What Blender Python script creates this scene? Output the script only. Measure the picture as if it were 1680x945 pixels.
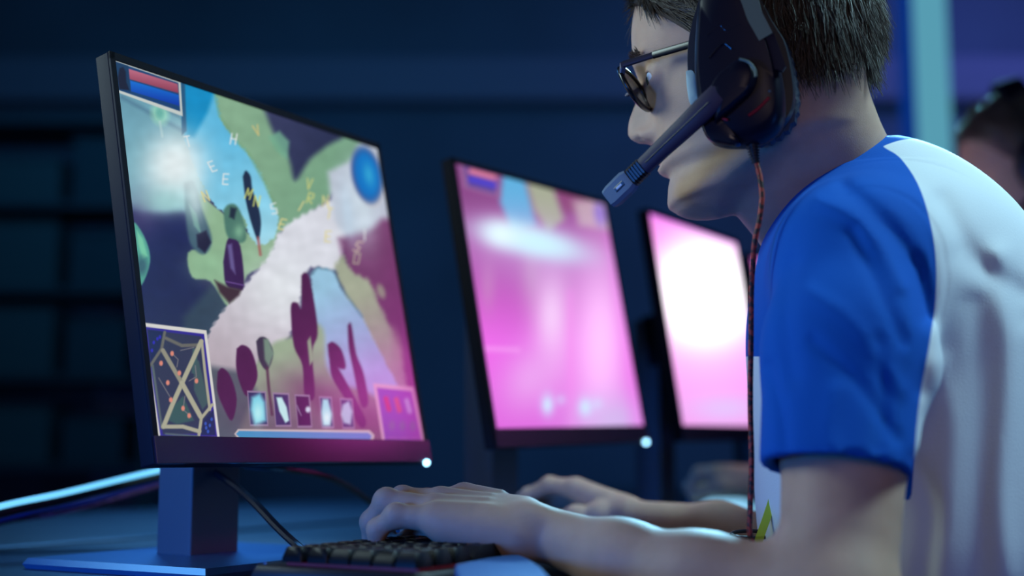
import bpy, bmesh, math, random
import numpy as np
from mathutils import Vector, Matrix
import openvdb as vdb
rng = np.random.default_rng(7); random.seed(7)
for o in list(bpy.data.objects): bpy.data.objects.remove(o)
SC = bpy.context.scene; COL = SC.collection
# ------------------------------------------------------------ camera
FPX, CAMZ, PITCH = 2121.0, 0.85, math.radians(7.25)
cam_d = bpy.data.cameras.new('camera'); cam = bpy.data.objects.new('camera', cam_d); COL.objects.link(cam)
cam.location = (0, 0, CAMZ); cam.rotation_euler = (math.radians(90) + PITCH, 0, 0)
cam_d.sensor_width = 36; cam_d.lens = FPX / 1680 * 36
cam_d.dof.use_dof = True; cam_d.dof.focus_distance = 1.04; cam_d.dof.aperture_fstop = 2.3
cam_d.clip_start = 0.02
SC.camera = cam
SC.view_settings.view_transform = 'Standard'; SC.view_settings.look = 'None'
SC.view_settings.exposure = -0.06; SC.view_settings.gamma = 1; SC.view_settings.use_curve_mapping = False
# ------------------------------------------------------------ world and lamps
W = bpy.data.worlds.new('world'); SC.world = W; W.use_nodes = True
W.node_tree.nodes['Background'].inputs[0].default_value = (0.01, 0.03, 0.09, 1)
W.node_tree.nodes['Background'].inputs[1].default_value = 0.35
def area(name, loc, target, size, power, col, size_y=None, spread=180):
    d = bpy.data.lights.new(name, 'AREA'); d.energy = power; d.color = col; d.size = size; d.spread = math.radians(spread)
    if size_y: d.shape = 'RECTANGLE'; d.size_y = size_y
    o = bpy.data.objects.new(name, d); COL.objects.link(o); o.location = loc
    o.rotation_euler = (Vector(target) - Vector(loc)).to_track_quat('-Z', 'Y').to_euler(); return o
area('ceiling_panel_lamp', (1.35, 1.0, 2.5), (0.42, 1.1, 1.10), 0.5, 4.4, (0.50, 0.86, 1.0), spread=50)
area('blue_wash_lamp', (-0.85, 0.2, 0.87), (-0.27, 1.15, 0.78), 0.2, 2.6, (0.02, 0.22, 1.0), spread=85)
area('rim_lamp', (1.12, 4.5, 2.8), (0.28, 1.1, 1.33), 0.4, 11, (0.28, 0.72, 1.0), spread=10)
area('warm_fill_lamp', (0.15, -0.7, 1.35), (0.25, 1.1, 1.0), 0.7, 0.85, (1.0, 0.76, 0.70), spread=100)  # fill added off camera to lift skin and arms, no fixture
area('face_fill', (-0.9, 1.0, 1.5), (0.12, 1.08, 1.12), 0.5, 1.3, (0.66, 0.90, 0.92), spread=60)  # added fill on the face, backing up the screen light
area('pink_stage_lamp', (1.45, 2.0, 1.42), (-0.08, 1.32, 0.84), 0.14, 0.055, (1.0, 0.10, 0.75), spread=35)
area('low_blue_fill', (1.35, 0.1, 0.45), (0.55, 1.0, 0.80), 0.3, 0.5, (0.04, 0.22, 1.0), spread=70)  # added off camera to tint the lower back of the shirt blue
area('wall_wash_lamp', (-0.6, 3.6, 3.0), (-0.6, 6.0, 1.9), 2.5, 22, (0.05, 0.34, 0.75))
area('purple_wall_lamp', (2.3, 5.0, 3.0), (1.9, 6.0, 1.7), 1.2, 12, (0.16, 0.22, 0.95))
area('desk_wash_lamp', (-0.6, 2.6, 1.6), (-0.3, 2.1, 0.75), 0.5, 2.6, (0.08, 0.38, 1.0), spread=90)
# ------------------------------------------------------------ helpers
CR = np.array([1., 0, 0]); CF = np.array([0, math.cos(PITCH), math.sin(PITCH)]); CU = np.array([0, -math.sin(PITCH), math.cos(PITCH)])
CAM = np.array([0, 0, CAMZ])
def ray(px, py): return CR * (px - 840) / FPX + CU * (472.5 - py) / FPX + CF
def P(px, py, d):
    r = ray(px, py); return CAM + r * (d / r[1])
def proj(p):
    q = np.asarray(p) - CAM; fw = q @ CF
    return 840 + FPX * (q @ CR) / fw, 472.5 - FPX * (q @ CU) / fw
ZD = 0.75
D = np.array([-0.866, 0.5, 0]); LT = np.array([-0.5, -0.866, 0]); UP = np.array([0, 0, 1.])
def lin(c): 
    c = np.asarray(c, float) / 255; return np.where(c <= .04045, c / 12.92, ((c + .055) / 1.055) ** 2.4)
MATS = {}
def mat(name, col=(.5, .5, .5), rough=.5, metal=0, emis=None, es=1, spec=.5, bump=0, bscale=80, var=0, vscale=20, sss=0, coat=0, alpha=1, trans=0, sheen=0):
    m = bpy.data.materials.new(name); m.use_nodes = True; nt = m.node_tree; b = nt.nodes['Principled BSDF']
    b.inputs['Base Color'].default_value = (*col, 1); b.inputs['Roughness'].default_value = rough; b.inputs['Metallic'].default_value = metal
    b.inputs['Specular IOR Level'].default_value = spec
    if emis is not None: b.inputs['Emission Color'].default_value = (*emis, 1); b.inputs['Emission Strength'].default_value = es
    if sss: b.inputs['Subsurface Weight'].default_value = sss; b.inputs['Subsurface Radius'].default_value = (1, .35, .2); b.inputs['Subsurface Scale'].default_value = .006
    if coat: b.inputs['Coat Weight'].default_value = coat
    if trans: b.inputs['Transmission Weight'].default_value = trans
    if sheen: b.inputs['Sheen Weight'].default_value = sheen
    tc = nt.nodes.new('ShaderNodeTexCoord')
    if bump:
        n = nt.nodes.new('ShaderNodeTexNoise'); n.inputs['Scale'].default_value = bscale; n.inputs['Detail'].default_value = 4
        bp = nt.nodes.new('ShaderNodeBump'); bp.inputs['Strength'].default_value = bump; bp.inputs['Distance'].default_value = .002
        nt.links.new(tc.outputs['Object'], n.inputs['Vector']); nt.links.new(n.outputs[0], bp.inputs['Height']); nt.links.new(bp.outputs[0], b.inputs['Normal'])
    if var:
        n = nt.nodes.new('ShaderNodeTexNoise'); n.inputs['Scale'].default_value = vscale; n.inputs['Detail'].default_value = 5
        r = nt.nodes.new('ShaderNodeValToRGB'); r.color_ramp.elements[0].position = .3; r.color_ramp.elements[1].position = .7
        r.color_ramp.elements[0].color = (*[c * (1 - var) for c in col], 1); r.color_ramp.elements[1].color = (*[min(1, c * (1 + var)) for c in col], 1)
        nt.links.new(tc.outputs['Object'], n.inputs['Vector']); nt.links.new(n.outputs[0], r.inputs[0]); nt.links.new(r.outputs[0], b.inputs['Base Color'])
    MATS[name] = m; return m
def link(name, me, m=None, parent=None, smooth=True, **props):
    o = bpy.data.objects.new(name, me); COL.objects.link(o)
    if m is not None:
        for x in (m if isinstance(m, (list, tuple)) else [m]): me.materials.append(x)
    if parent is not None: o.parent = parent
    if smooth: me.polygons.foreach_set('use_smooth', [True] * len(me.polygons)); me.update()
    for k, v in props.items(): o[k] = v
    return o
def pmesh(verts, faces):
    me = bpy.data.meshes.new('mesh'); me.from_pydata([tuple(map(float, v)) for v in verts], [], [tuple(int(i) for i in f) for f in faces]); me.update(); return me
def npmesh(V, quads=None, tris=None):
    me = bpy.data.meshes.new('mesh'); V = np.asarray(V, np.float32)
    nq = 0 if quads is None else len(quads); nt_ = 0 if tris is None else len(tris)
    me.vertices.add(len(V)); me.vertices.foreach_set('co', V.ravel())
    idx = []; ls = []; lt = []
    if nq: idx.append(np.asarray(quads).ravel()); ls.append(np.arange(nq) * 4); lt.append(np.full(nq, 4))
    if nt_: idx.append(np.asarray(tris).ravel()); ls.append(nq * 4 + np.arange(nt_) * 3); lt.append(np.full(nt_, 3))
    idx = np.concatenate(idx).astype(np.int32); me.loops.add(len(idx)); me.loops.foreach_set('vertex_index', idx)
    me.polygons.add(nq + nt_); me.polygons.foreach_set('loop_start', np.concatenate(ls).astype(np.int32)); me.polygons.foreach_set('loop_total', np.concatenate(lt).astype(np.int32))
    me.update(calc_edges=True); me.validate(); return me
def thing(name, label, cat, loc=(0, 0, 0), group=None):
    o = bpy.data.objects.new(name, None); COL.objects.link(o); o.location = loc; o.empty_display_size = .05
    o['label'] = label; o['category'] = cat
    if group: o['group'] = group
    return o
def settle(root):                       # children were built in world space: keep them there under the placed root
    bpy.context.view_layer.update()
    for c in root.children: c.matrix_parent_inverse = root.matrix_world.inverted()
class MB:
    """collects shapes into one mesh"""
    def __init__(s): s.v = []; s.f = []
    def add(s, v, f):
        n = len(s.v); s.v += [tuple(x) for x in v]; s.f += [tuple(i + n for i in q) for q in f]; return s
    def box(s, c, ax, ay, az, bev=0):   # half-axis vectors
        c, ax, ay, az = map(np.asarray, (c, ax, ay, az)); bm = bmesh.new(); bmesh.ops.create_cube(bm, size=2)
        lx, ly, lz = map(np.linalg.norm, (ax, ay, az))
        for v in bm.verts: v.co = Vector((v.co.x * lx, v.co.y * ly, v.co.z * lz))
        if bev: bmesh.ops.bevel(bm, geom=bm.edges[:], offset=bev, segments=3, affect='EDGES', profile=.6)
        bm.verts.index_update(); ux, uy, uz = ax / lx, ay / ly, az / lz
        s.add([c + ux * v.co.x + uy * v.co.y + uz * v.co.z for v in bm.verts], [[v.index for v in f.verts] for f in bm.faces]); bm.free(); return s
    def tube(s, pts, rad, seg=10, squash=None, axis=None):
        pts = [np.asarray(p, float) for p in pts]; n = len(pts); rad = [rad] * n if np.isscalar(rad) else rad
        vs = []; prev = None
        for i, p in enumerate(pts):
            t = pts[min(i + 1, n - 1)] - pts[max(i - 1, 0)]; t = t / np.linalg.norm(t)
            a = np.asarray(axis, float) if axis is not None else (prev if prev is not None else (UP if abs(t[2]) < .9 else CR))
            a = a - t * (a @ t); a /= np.linalg.norm(a); prev = a; b = np.cross(t, a)
            for k in range(seg):
                th = 2 * math.pi * k / seg; sq = squash or 1
                vs.append(p + rad[i] * (a * math.cos(th) * sq + b * math.sin(th)))
        fs = [(i * seg + k, i * seg + (k + 1) % seg, (i + 1) * seg + (k + 1) % seg, (i + 1) * seg + k) for i in range(n - 1) for k in range(seg)]
        fs += [tuple(range(seg))[::-1], tuple(range((n - 1) * seg, n * seg))]
        return s.add(vs, fs)
    def rings(s, rings, cap=True):
        n = len(rings[0]); vs = [p for r in rings for p in r]; m = len(rings)
        fs = [(i * n + k, i * n + (k + 1) % n, (i + 1) * n + (k + 1) % n, (i + 1) * n + k) for i in range(m - 1) for k in range(n)]
        if cap: fs += [tuple(range(n))[::-1], tuple(range((m - 1) * n, m * n))]
        return s.add(vs, fs)
    def prism(s, poly, off):            # polygon of 3d points, thickness vector
        return s.rings([[np.asarray(p) for p in poly], [np.asarray(p) + np.asarray(off) for p in poly]])
    def build(s, name, m, parent=None, smooth=False, **k):
        me = pmesh(s.v, s.f); bm = bmesh.new(); bm.from_mesh(me); bmesh.ops.recalc_face_normals(bm, faces=bm.faces); bm.to_mesh(me); bm.free()
        if smooth:
            o = link(name, me, m, parent, True, **k)
            me.set_sharp_from_angle(angle=math.radians(40)); return o
        return link(name, me, m, parent, False, **k)
def spline(pts, n=8):
    pts = [np.asarray(p, float) for p in pts]; out = []
    Q = [2 * pts[0] - pts[1]] + pts + [2 * pts[-1] - pts[-2]]
    for i in range(1, len(Q) - 2):
        for j in range(n):
            t = j / n; a, b, c, d = Q[i - 1:i + 3]
            out.append(.5 * (2 * b + (c - a) * t + (2 * a - 5 * b + 4 * c - d) * t * t + (3 * b - a - 3 * c + d) * t ** 3))
    out.append(pts[-1]); return out
# ------------------------------------------------------------ implicit surfaces
class Field:
    def __init__(s, lo, hi, h):
        s.lo = np.asarray(lo, float); s.h = h; s.n = np.ceil((np.asarray(hi) - s.lo) / h).astype(int) + 1
        s.a = np.full(tuple(s.n), 1.0, np.float32)
    def sub(s, lo, hi):
        i0 = np.clip(np.floor((np.asarray(lo) - s.lo) / s.h).astype(int), 0, s.n); i1 = np.clip(np.ceil((np.asarray(hi) - s.lo) / s.h).astype(int) + 1, 0, s.n)
        if np.any(i1 <= i0): return None, None
        ax = [(s.lo[k] + s.h * np.arange(i0[k], i1[k])).astype(np.float32) for k in range(3)]
        return tuple(slice(i0[k], i1[k]) for k in range(3)), (ax[0][:, None, None], ax[1][None, :, None], ax[2][None, None, :])
    def put(s, fn, lo, hi, k=.01, op='+', pad=.03):
        sl, X = s.sub(np.asarray(lo) - pad, np.asarray(hi) + pad)
        if sl is None: return
        b = fn(*X); a = s.a[sl]
        if op == '+':
            h = np.clip(.5 + .5 * (a - b) / k, 0, 1); r = a * (1 - h) + b * h - k * h * (1 - h)
        else:
            b = -b; h = np.clip(.5 - .5 * (a - b) / k, 0, 1); r = a * (1 - h) + b * h + k * h * (1 - h)
        s.a[sl] = r
    def cone(s, p, q, r1, r2, k=.01, op='+', sq=None, ax=None):
        """tapered capsule; sq squashes along axis ax"""
        p = np.asarray(p, float); q = np.asarray(q, float); rm = max(r1, r2)
        def fn(X, Y, Z):
            d = q - p; L2 = float(d @ d) + 1e-12
            x, y, z = X - p[0], Y - p[1], Z - p[2]
            t = np.clip((x * d[0] + y * d[1] + z * d[2]) / L2, 0, 1)
            x, y, z = x - t * d[0], y - t * d[1], z - t * d[2]
            if sq:
                c = (x * ax[0] + y * ax[1] + z * ax[2]) * (1 / sq - 1)
                x, y, z = x + c * ax[0], y + c * ax[1], z + c * ax[2]
            return np.sqrt(x * x + y * y + z * z) - (r1 + (r2 - r1) * t)
        s.put(fn, np.minimum(p, q) - rm, np.maximum(p, q) + rm, k, op)
    def ell(s, c, ax, r, k=.01, op='+', pad=.03):
        c = np.asarray(c, float); ax = [np.asarray(a, float) / np.linalg.norm(a) for a in ax]; R = max(r)
        def fn(X, Y, Z):
            x, y, z = X - c[0], Y - c[1], Z - c[2]; q = 0; g = 0
            for a, rr in zip(ax, r):
                e = x * a[0] + y * a[1] + z * a[2]; q = q + (e / rr) ** 2; g = g + (e / rr ** 2) ** 2
            q = np.sqrt(q + 1e-9); return (q - 1) * q / np.sqrt(g + 1e-6)
        s.put(fn, c - R, c + R, k, op, pad)
    def mesh(s, iso=0.0):
        g = vdb.FloatGrid(background=3 * s.h); a = np.clip(s.a, -3 * s.h, 3 * s.h)
        a[0] = a[-1] = 3 * s.h; a[:, 0] = a[:, -1] = 3 * s.h; a[:, :, 0] = a[:, :, -1] = 3 * s.h
        g.copyFromArray(a.astype(np.float64) if False else a)
        pts, tris, quads = g.convertToPolygons(isovalue=iso)
        V = pts * s.h + s.lo
        me = npmesh(V, quads[:, ::-1] if len(quads) else None, tris[:, ::-1] if len(tris) else None); return me
# ------------------------------------------------------------ materials
skin = mat('skin', (.50, .32, .235), .58, spec=.35, sss=.15, bump=.12, bscale=900, var=.06, vscale=60)
blue_cloth = mat('blue_cloth', (.012, .075, .52), .85, bump=.25, bscale=700, sheen=.1)
white_cloth = mat('white_cloth', (.74, .77, .80), .85, bump=.25, bscale=700, sheen=.1)
hair_m = mat('brown_hair', (.075, .056, .044), .38, spec=.7, var=.3, vscale=60)
blk = mat('black_plastic', (.008, .008, .014), .38, bump=.05, bscale=500)
blk_gloss = mat('gloss_black_plastic', (.01, .01, .02), .22)
bez = mat('monitor_plastic', (.006, .007, .016), .6, spec=.12)
red_m = mat('red_plastic', (.35, .01, .02), .35)
# ------------------------------------------------------------ room
wall_m = mat('dark_wall', (.16, .2, .26), .9, var=.25, vscale=.8)
bulk_m = mat('bulkhead_paint', (.30, .29, .38), .8)
def quad_obj(name, pts, off, m, **k):
    return MB().prism([np.array(p, float) for p in pts], np.array(off, float)).build(name, m, kind='structure', **k)
quad_obj('floor', [(-5, -2, -.05), (5, -2, -.05), (5, 6.2, -.05), (-5, 6.2, -.05)], (0, 0, .05), mat('floor_vinyl', (.03, .035, .05), .5, var=.2))
quad_obj('wall_back', [(-5, 6.1, 0), (5, 6.1, 0), (5, 6.1, 3.3), (-5, 6.1, 3.3)], (0, .1, 0), wall_m)
quad_obj('wall_left', [(-5, -2, 0), (-5, 6.1, 0), (-5, 6.1, 3.3), (-5, -2, 3.3)], (-.1, 0, 0), wall_m)
quad_obj('wall_right', [(5, -2, 0), (5, 6.1, 0), (5, 6.1, 3.3), (5, -2, 3.3)], (.1, 0, 0), wall_m)
quad_obj('ceiling', [(-5, -2, 3.3), (5, -2, 3.3), (5, 6.2, 3.3), (-5, 6.2, 3.3)], (0, 0, .1), mat('ceiling_paint', (.05, .06, .08), .9))
# pale bulkhead running across the back wall, lower dark panels, lit column
b0 = P(840, 165, 6.0)[2]; b1 = P(840, 92, 6.0)[2]
MB().box((.8, 6.05, (b0 + b1) / 2), (4.1, 0, 0), (0, .06, 0), (0, 0, (b1 - b0) / 2), .02).build('trim_1', bulk_m, kind='structure')
px_ = P(1526, 200, 4.6)
col_t = mat('column_diffuser', (.05, .08, .09), .6, emis=lin((88, 158, 178)), es=1.0)
colb = thing('light_column', 'tall softly glowing pale teal light column behind the players', 'light column', (px_[0], 4.6, 0))
MB().box((px_[0], 4.6, 1.6), (.062, 0, 0), (0, .05, 0), (0, 0, 1.6), .012).build('diffuser', col_t, colb)
MB().box((px_[0] - .078, 4.6, 1.6), (.014, 0, 0), (0, .05, 0), (0, 0, 1.6)).build('side_strip', mat('column_blue', (.05, .2, .6), .5, emis=lin((10, 60, 160)), es=.4), colb)
MB().box((px_[0], 4.6, .02), (.14, 0, 0), (0, .12, 0), (0, 0, .02), .005).build('base', bez, colb); settle(colb)
MB().box((P(262, 500, 5.3)[0], 5.3, .78), (.23, 0, 0), (0, .06, 0), (0, 0, .78), .01).build('trim_2', mat('partition_blue', (.30, .5, .8), .7), kind='structure')
# dim equipment shelving at far left
shelf_m = mat('shelf_metal', (.04, .08, .10), .6); box_m = [mat('shelf_box_%s' % n, c, .7) for n, c in (('grey', (.06, .12, .13)), ('teal', (.03, .08, .10)), ('dark', (.02, .03, .05)))]
sh = thing('storage_shelf', 'dark open storage shelving unit at the far left back of the room', 'shelf', (-1.75, 4.9, 0))
for x in (-2.35, -1.32): MB().box((x, 4.9, 1.05), (.03, 0, 0), (0, .2, 0), (0, 0, 1.05)).build('side_panel', shelf_m, sh)
for z in (.35, .8, 1.12, 1.44, 1.76, 2.08): MB().box((-1.835, 4.9, z), (.49, 0, 0), (0, .2, 0), (0, 0, .012)).build('shelf_board', shelf_m, sh)
settle(sh)
names = {0: 'grey', 1: 'teal', 2: 'black'}
lvl = {.812: 'second lowest', 1.132: 'third lowest', 1.452: 'third highest', 1.772: 'second highest'}
for z in (.812, 1.132, 1.452, 1.772):
    x = -2.30
    for j in range(3):
        w = (.30, .22, .26)[(j + int(z * 10)) % 3]; hh = (.2, .16, .24)[(j + int(z * 7)) % 3]; c = (j + int(z * 10)) % 3
        b = MB().box((x + w / 2, 4.86, z + hh / 2), (w / 2, 0, 0), (0, .13, 0), (0, 0, hh / 2), .01)
        b.box((x + w / 2, 4.86, z + hh + .004), (w / 2 + .006, 0, 0), (0, .136, 0), (0, 0, .006), .002)
        b.build('storage_box', box_m[c], label='%s storage box on the %s board of the far shelving, %s' % (names[c], lvl[z], ('at the left end', 'in the middle', 'at the right end')[j]), category='box', group='boxes on the far shelving')
        x += w + .05
# ------------------------------------------------------------ desks
E0 = np.array([.085, .90]); R2 = np.array([.5, .866]); N2 = np.array([-.866, .5])
desk_m = mat('desk_laminate', (.045, .07, .10), .42, var=.2, vscale=8)
def slab(a, b, c, d, z0, z1, off=(0, 0)):
    return [(a, c), (b, c), (b, d), (a, d)]
def desk(s0, s1, t0, t1, label):
    q = [E0 + R2 * s + N2 * t for s, t in ((s0, t0), (s1, t0), (s1, t1), (s0, t1))]
    c = sum(q) / 4; r = thing('desk', label, 'desk', (c[0], c[1], 0))
    o = MB().prism([(p[0], p[1], ZD - .028) for p in q], (0, 0, .028)).build('desktop', desk_m, r)
    bv = o.modifiers.new('b', 'BEVEL'); bv.width = .004; bv.segments = 2
    for s, t in ((s0 + .06, t0 + .08), (s1 - .06, t0 + .08), (s1 - .06, t1 - .08), (s0 + .06, t1 - .08)):
        p = E0 + R2 * s + N2 * t
        MB().box((p[0], p[1], .361), (.025, 0, 0), (0, .025, 0), (0, 0, .361), .003).build('leg', bez, r)
    settle(r)
desk(-.42, 2.2, 0, .76, 'long dark gaming desk under the row of monitors')
desk(-.2, 2.6, .80, 1.36, 'second dark desk behind the monitor row, facing away')
# ------------------------------------------------------------ monitors
def mframe(yaw, tilt, roll):
    w = np.array([math.sin(yaw), math.cos(yaw), 0]); n = np.array([math.cos(yaw), -math.sin(yaw), 0])
    up = UP * math.cos(tilt) - n * math.sin(tilt)
    return w * math.cos(roll) + up * math.sin(roll), up * math.cos(roll) - w * math.sin(roll)
def mcorners(q, Wd, Hd):
    w, u = mframe(*q[3:]); c = np.array(q[:3]); return np.array([c - w * Wd / 2 + u * Hd / 2, c + w * Wd / 2 + u * Hd / 2, c + w * Wd / 2 - u * Hd / 2, c - w * Wd / 2 - u * Hd / 2])
def mfit(c, Wd, Hd, q):
    c = np.array(c, float); q = np.array(q, float)
    F = lambda q: (np.stack([np.array(proj(p)) for p in mcorners(q, Wd, Hd)]) - c).ravel()
    for _ in range(40):
        r = F(q); J = np.stack([(F(q + np.eye(6)[i] * 1e-5) - r) / 1e-5 for i in range(6)], 1)
        q = q - np.linalg.solve(J.T @ J + np.eye(6) * 1e-3, J.T @ r)
    return q
MW, MH = .368, .34
class Paint:
    """paints a screen's picture into vertex colours; coordinates are given in the same frame as the traced corners"""
    def __init__(s, corner_px, nu, nv):
        # homography from uv to traced coordinates, from the four screen corners
        A = []; b = []
        for (u, v), (x, y) in zip([(0, 0), (1, 0), (1, 1), (0, 1)], corner_px):
            A.append([u, v, 1, 0, 0, 0, -u * x, -v * x]); b.append(x); A.append([0, 0, 0, u, v, 1, -u * y, -v * y]); b.append(y)
        Hm = np.append(np.linalg.solve(A, b), 1).reshape(3, 3)
        u, v = np.meshgrid(np.linspace(0, 1, nu), np.linspace(0, 1, nv)); s.u = u; s.v = v
        q = np.stack([u, v, np.ones_like(u)], -1) @ Hm.T; s.x = q[..., 0] / q[..., 2]; s.y = q[..., 1] / q[..., 2]
        s.c = np.zeros(u.shape + (3,)); s.nu = nu; s.nv = nv
    def mix(s, a, col):
        col = np.asarray(col, float); s.c += (col - s.c) * np.clip(a, 0, 1)[..., None]
    def poly(s, pts, col, soft=1.0, alpha=1.0, col2=None, axis=None, rag=0, closed=True):
        if len(pts) >= 7 and soft >= 1.9: pts = spline([np.array(q, float) for q in pts] + [np.array(pts[0], float)], 4)[:-1]
        pts = np.asarray(pts, float); x, y = s.x, s.y
        if rag: x = x + rag * np.sin(y * .55) * np.sin(x * .31 + y * .2) ; y = y + rag * np.sin(x * .47 + 1)
        ins = np.zeros(x.shape, bool); dm = np.full(x.shape, 1e9); n = len(pts)
        for i in range(n):
            (x0, y0), (x1, y1) = pts[i], pts[(i + 1) % n]
            if y0 != y1: ins ^= ((y0 > y) != (y1 > y)) & (x < (x1 - x0) * (y - y0) / (y1 - y0) + x0)
            dx, dy = x1 - x0, y1 - y0; t = np.clip(((x - x0) * dx + (y - y0) * dy) / (dx * dx + dy * dy + 1e-9), 0, 1)
            dm = np.minimum(dm, np.hypot(x - x0 - t * dx, y - y0 - t * dy))
        sd = np.where(ins, dm, -dm); a = np.clip(.5 + sd / (2 * soft), 0, 1); a = a * a * (3 - 2 * a) * alpha
        if col2 is not None:
            (ax0, ay0), (ax1, ay1) = axis; t = np.clip(((x - ax0) * (ax1 - ax0) + (y - ay0) * (ay1 - ay0)) / ((ax1 - ax0) ** 2 + (ay1 - ay0) ** 2), 0, 1)[..., None]
            s.c += ((1 - t) * np.asarray(col, float) + t * np.asarray(col2, float) - s.c) * a[..., None]
        else: s.mix(a, col)
    def line(s, pts, w, col, soft=.8, alpha=1):
        dm = np.full(s.x.shape, 1e9)
        for (x0, y0), (x1, y1) in zip(pts[:-1], pts[1:]):
            dx, dy = x1 - x0, y1 - y0; t = np.clip(((s.x - x0) * dx + (s.y - y0) * dy) / (dx * dx + dy * dy + 1e-9), 0, 1)
            dm = np.minimum(dm, np.hypot(s.x - x0 - t * dx, s.y - y0 - t * dy))
        s.mix(np.clip(.5 + (w / 2 - dm) / (2 * soft), 0, 1) * alpha, col)
    def ell(s, c, r, col, rot=0, soft=.15, alpha=1):
        a = math.radians(rot); x = s.x - c[0]; y = s.y - c[1]; X = (x * math.cos(a) + y * math.sin(a)) / r[0]; Y = (-x * math.sin(a) + y * math.cos(a)) / r[1]
        d = np.hypot(X, Y); s.mix(np.clip(.5 + (1 - d) / (2 * soft), 0, 1) * alpha, col)
    def glow(s, c, r, col, rot=0, alpha=1, pw=1):
        a = math.radians(rot); x = s.x - c[0]; y = s.y - c[1]; X = (x * math.cos(a) + y * math.sin(a)) / r[0]; Y = (-x * math.sin(a) + y * math.cos(a)) / r[1]
        s.mix(np.exp(-((X * X + Y * Y) ** pw)) * alpha, col)
def screen_mesh(pt, corners, off):
    c = corners; u = pt.u[..., None]; v = pt.v[..., None]
    V = (c[0] * (1 - u) * (1 - v) + c[1] * u * (1 - v) + c[2] * u * v + c[3] * (1 - u) * v + off).reshape(-1, 3)
    i = np.arange(pt.nu * pt.nv).reshape(pt.nv, pt.nu)
    q = np.stack([i[1:, :-1], i[1:, 1:], i[:-1, 1:], i[:-1, :-1]], -1).reshape(-1, 4); me = npmesh(V, q)
    at = me.color_attributes.new('picture', 'FLOAT_COLOR', 'POINT')
    col = np.concatenate([np.clip(lin(np.clip(pt.c, 0, 400)), 0, 3), np.ones(pt.c.shape[:2] + (1,))], -1).reshape(-1)
    at.data.foreach_set('color', col.astype(np.float32)); return me
def screen_mat(name, st):
    m = mat(name, (.004, .004, .006), .24, spec=.4); nt = m.node_tree; b = nt.nodes['Principled BSDF']
    a = nt.nodes.new('ShaderNodeAttribute'); a.attribute_name = 'picture'; nt.links.new(a.outputs['Color'], b.inputs['Emission Color']); b.inputs['Emission Strength'].default_value = st; return m
led_m = mat('power_light', (.5, .8, 1), .3, emis=(.35, .75, 1.0), es=5)
def monitor(q, paint, label, st, screen_label):
    w, u = mframe(*q[3:]); n = np.cross(u, w); n = n / np.linalg.norm(n)
    if n[0] < 0: n = -n
    c = np.array(q[:3]); nh = np.array([n[0], n[1], 0]); nh /= np.linalg.norm(nh); wh = np.array([w[0], w[1], 0]); wh /= np.linalg.norm(wh)
    sc_ = c - n * .145; r = thing('monitor', label, 'monitor', (sc_[0], sc_[1], ZD), 'gaming monitors in a row along the desk')
    hw, hh = MW / 2, MH / 2; bt, bs, bb = .007, .0055, .0215
    # back housing and frame
    MB().box(c - n * .0085, w * hw, u * hh, n * .0075, .0015).build('housing', bez, r, smooth=True)
    hb = MB(); hb.rings([[c - n * z + w * x * hw * s + u * y * hh * s for x, y in ((-1, -1), (1, -1), (1, 1), (-1, 1))] for z, s in ((.015, .96), (.030, .82), (.044, .5))]); hb.build('back_bulge', bez, r)
    # front bezel pieces as one frame mesh
    fr = MB()
    for cx, cy, ex, ey in ((0, hh - bt / 2, hw, bt / 2), (-hw + bs / 2, 0, bs / 2, hh), (hw - bs / 2, 0, bs / 2, hh)):
        fr.box(c + w * cx + u * cy + n * .0, w * ex, u * ey, n * .0012, .0004)
    fr.build('bezel', bez, r)
    MB().box(c - u * (hh - bb / 2) + n * .0006, w * hw, u * bb / 2, n * .002, .0006).build('chin_bezel', MATS['chin_gloss'], r, label='glossy lower bezel')
    sc = c + np.array([0, 0, 0]); C4 = [c - w * (hw - bs) + u * (hh - bt), c + w * (hw - bs) + u * (hh - bt), c + w * (hw - bs) - u * (hh - bb), c - w * (hw - bs) - u * (hh - bb)]
    px = [proj(p) for p in C4]
    pt = paint(px); o = link('screen', screen_mesh(pt, C4, n * .0002), screen_mat('screen_picture', st), r, True, label=screen_label)
    e = c + w * (hw - .013) - u * (hh + .0015); e = e + n * .004
    lb = MB(); bm = bmesh.new(); bmesh.ops.create_icosphere(bm, subdivisions=2, radius=.0034); lb.add([np.array(v.co) + e for v in bm.verts], [[v.index for v in f.verts] for f in bm.faces]); bm.free()
    lb.build('power_light', led_m, r, smooth=True, label='glowing pale blue power light')
    # stand: neck arm, column, base plate
    cz = c[2]; lo = c - u * hh; st_ = c - n * .10; colc = np.array([st_[0], st_[1], 0])
    MB().box(c - n * .066, w * .035, u * .04, n * .034, .003).build('mount', bez, r)
    zc = cz + .02
    MB().box((colc[0], colc[1], (ZD + .008 + zc) / 2), wh * .031, -nh * .021, (0, 0, (zc - ZD - .008) / 2), .002).build('column', MATS['stand_metal'], r, label='brushed metal stand column')
    b = MB(); A = colc - nh * .085 - wh * .125; Bc = colc + nh * .13 - wh * .125; Cc = colc + nh * .13 + wh * .125; Dc = colc - nh * .085 + wh * .125
    b.rings([[np.array([p[0], p[1], z]) + (colc * [1, 1, 0] - p) * sh_ for p in (A, Bc, Cc, Dc)] for z, sh_ in ((ZD, .02), (ZD + .004, .0), (ZD + .009, .03))]); b.build('base_plate', MATS['stand_base'], r)
    settle(r); return px
mat('stand_base', (.06, .24, .55), .32, metal=.6); mat('chin_gloss', (.030, .014, .034), .2, spec=.5); mat('stand_metal', (.10, .12, .16), .5, metal=.2)
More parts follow.
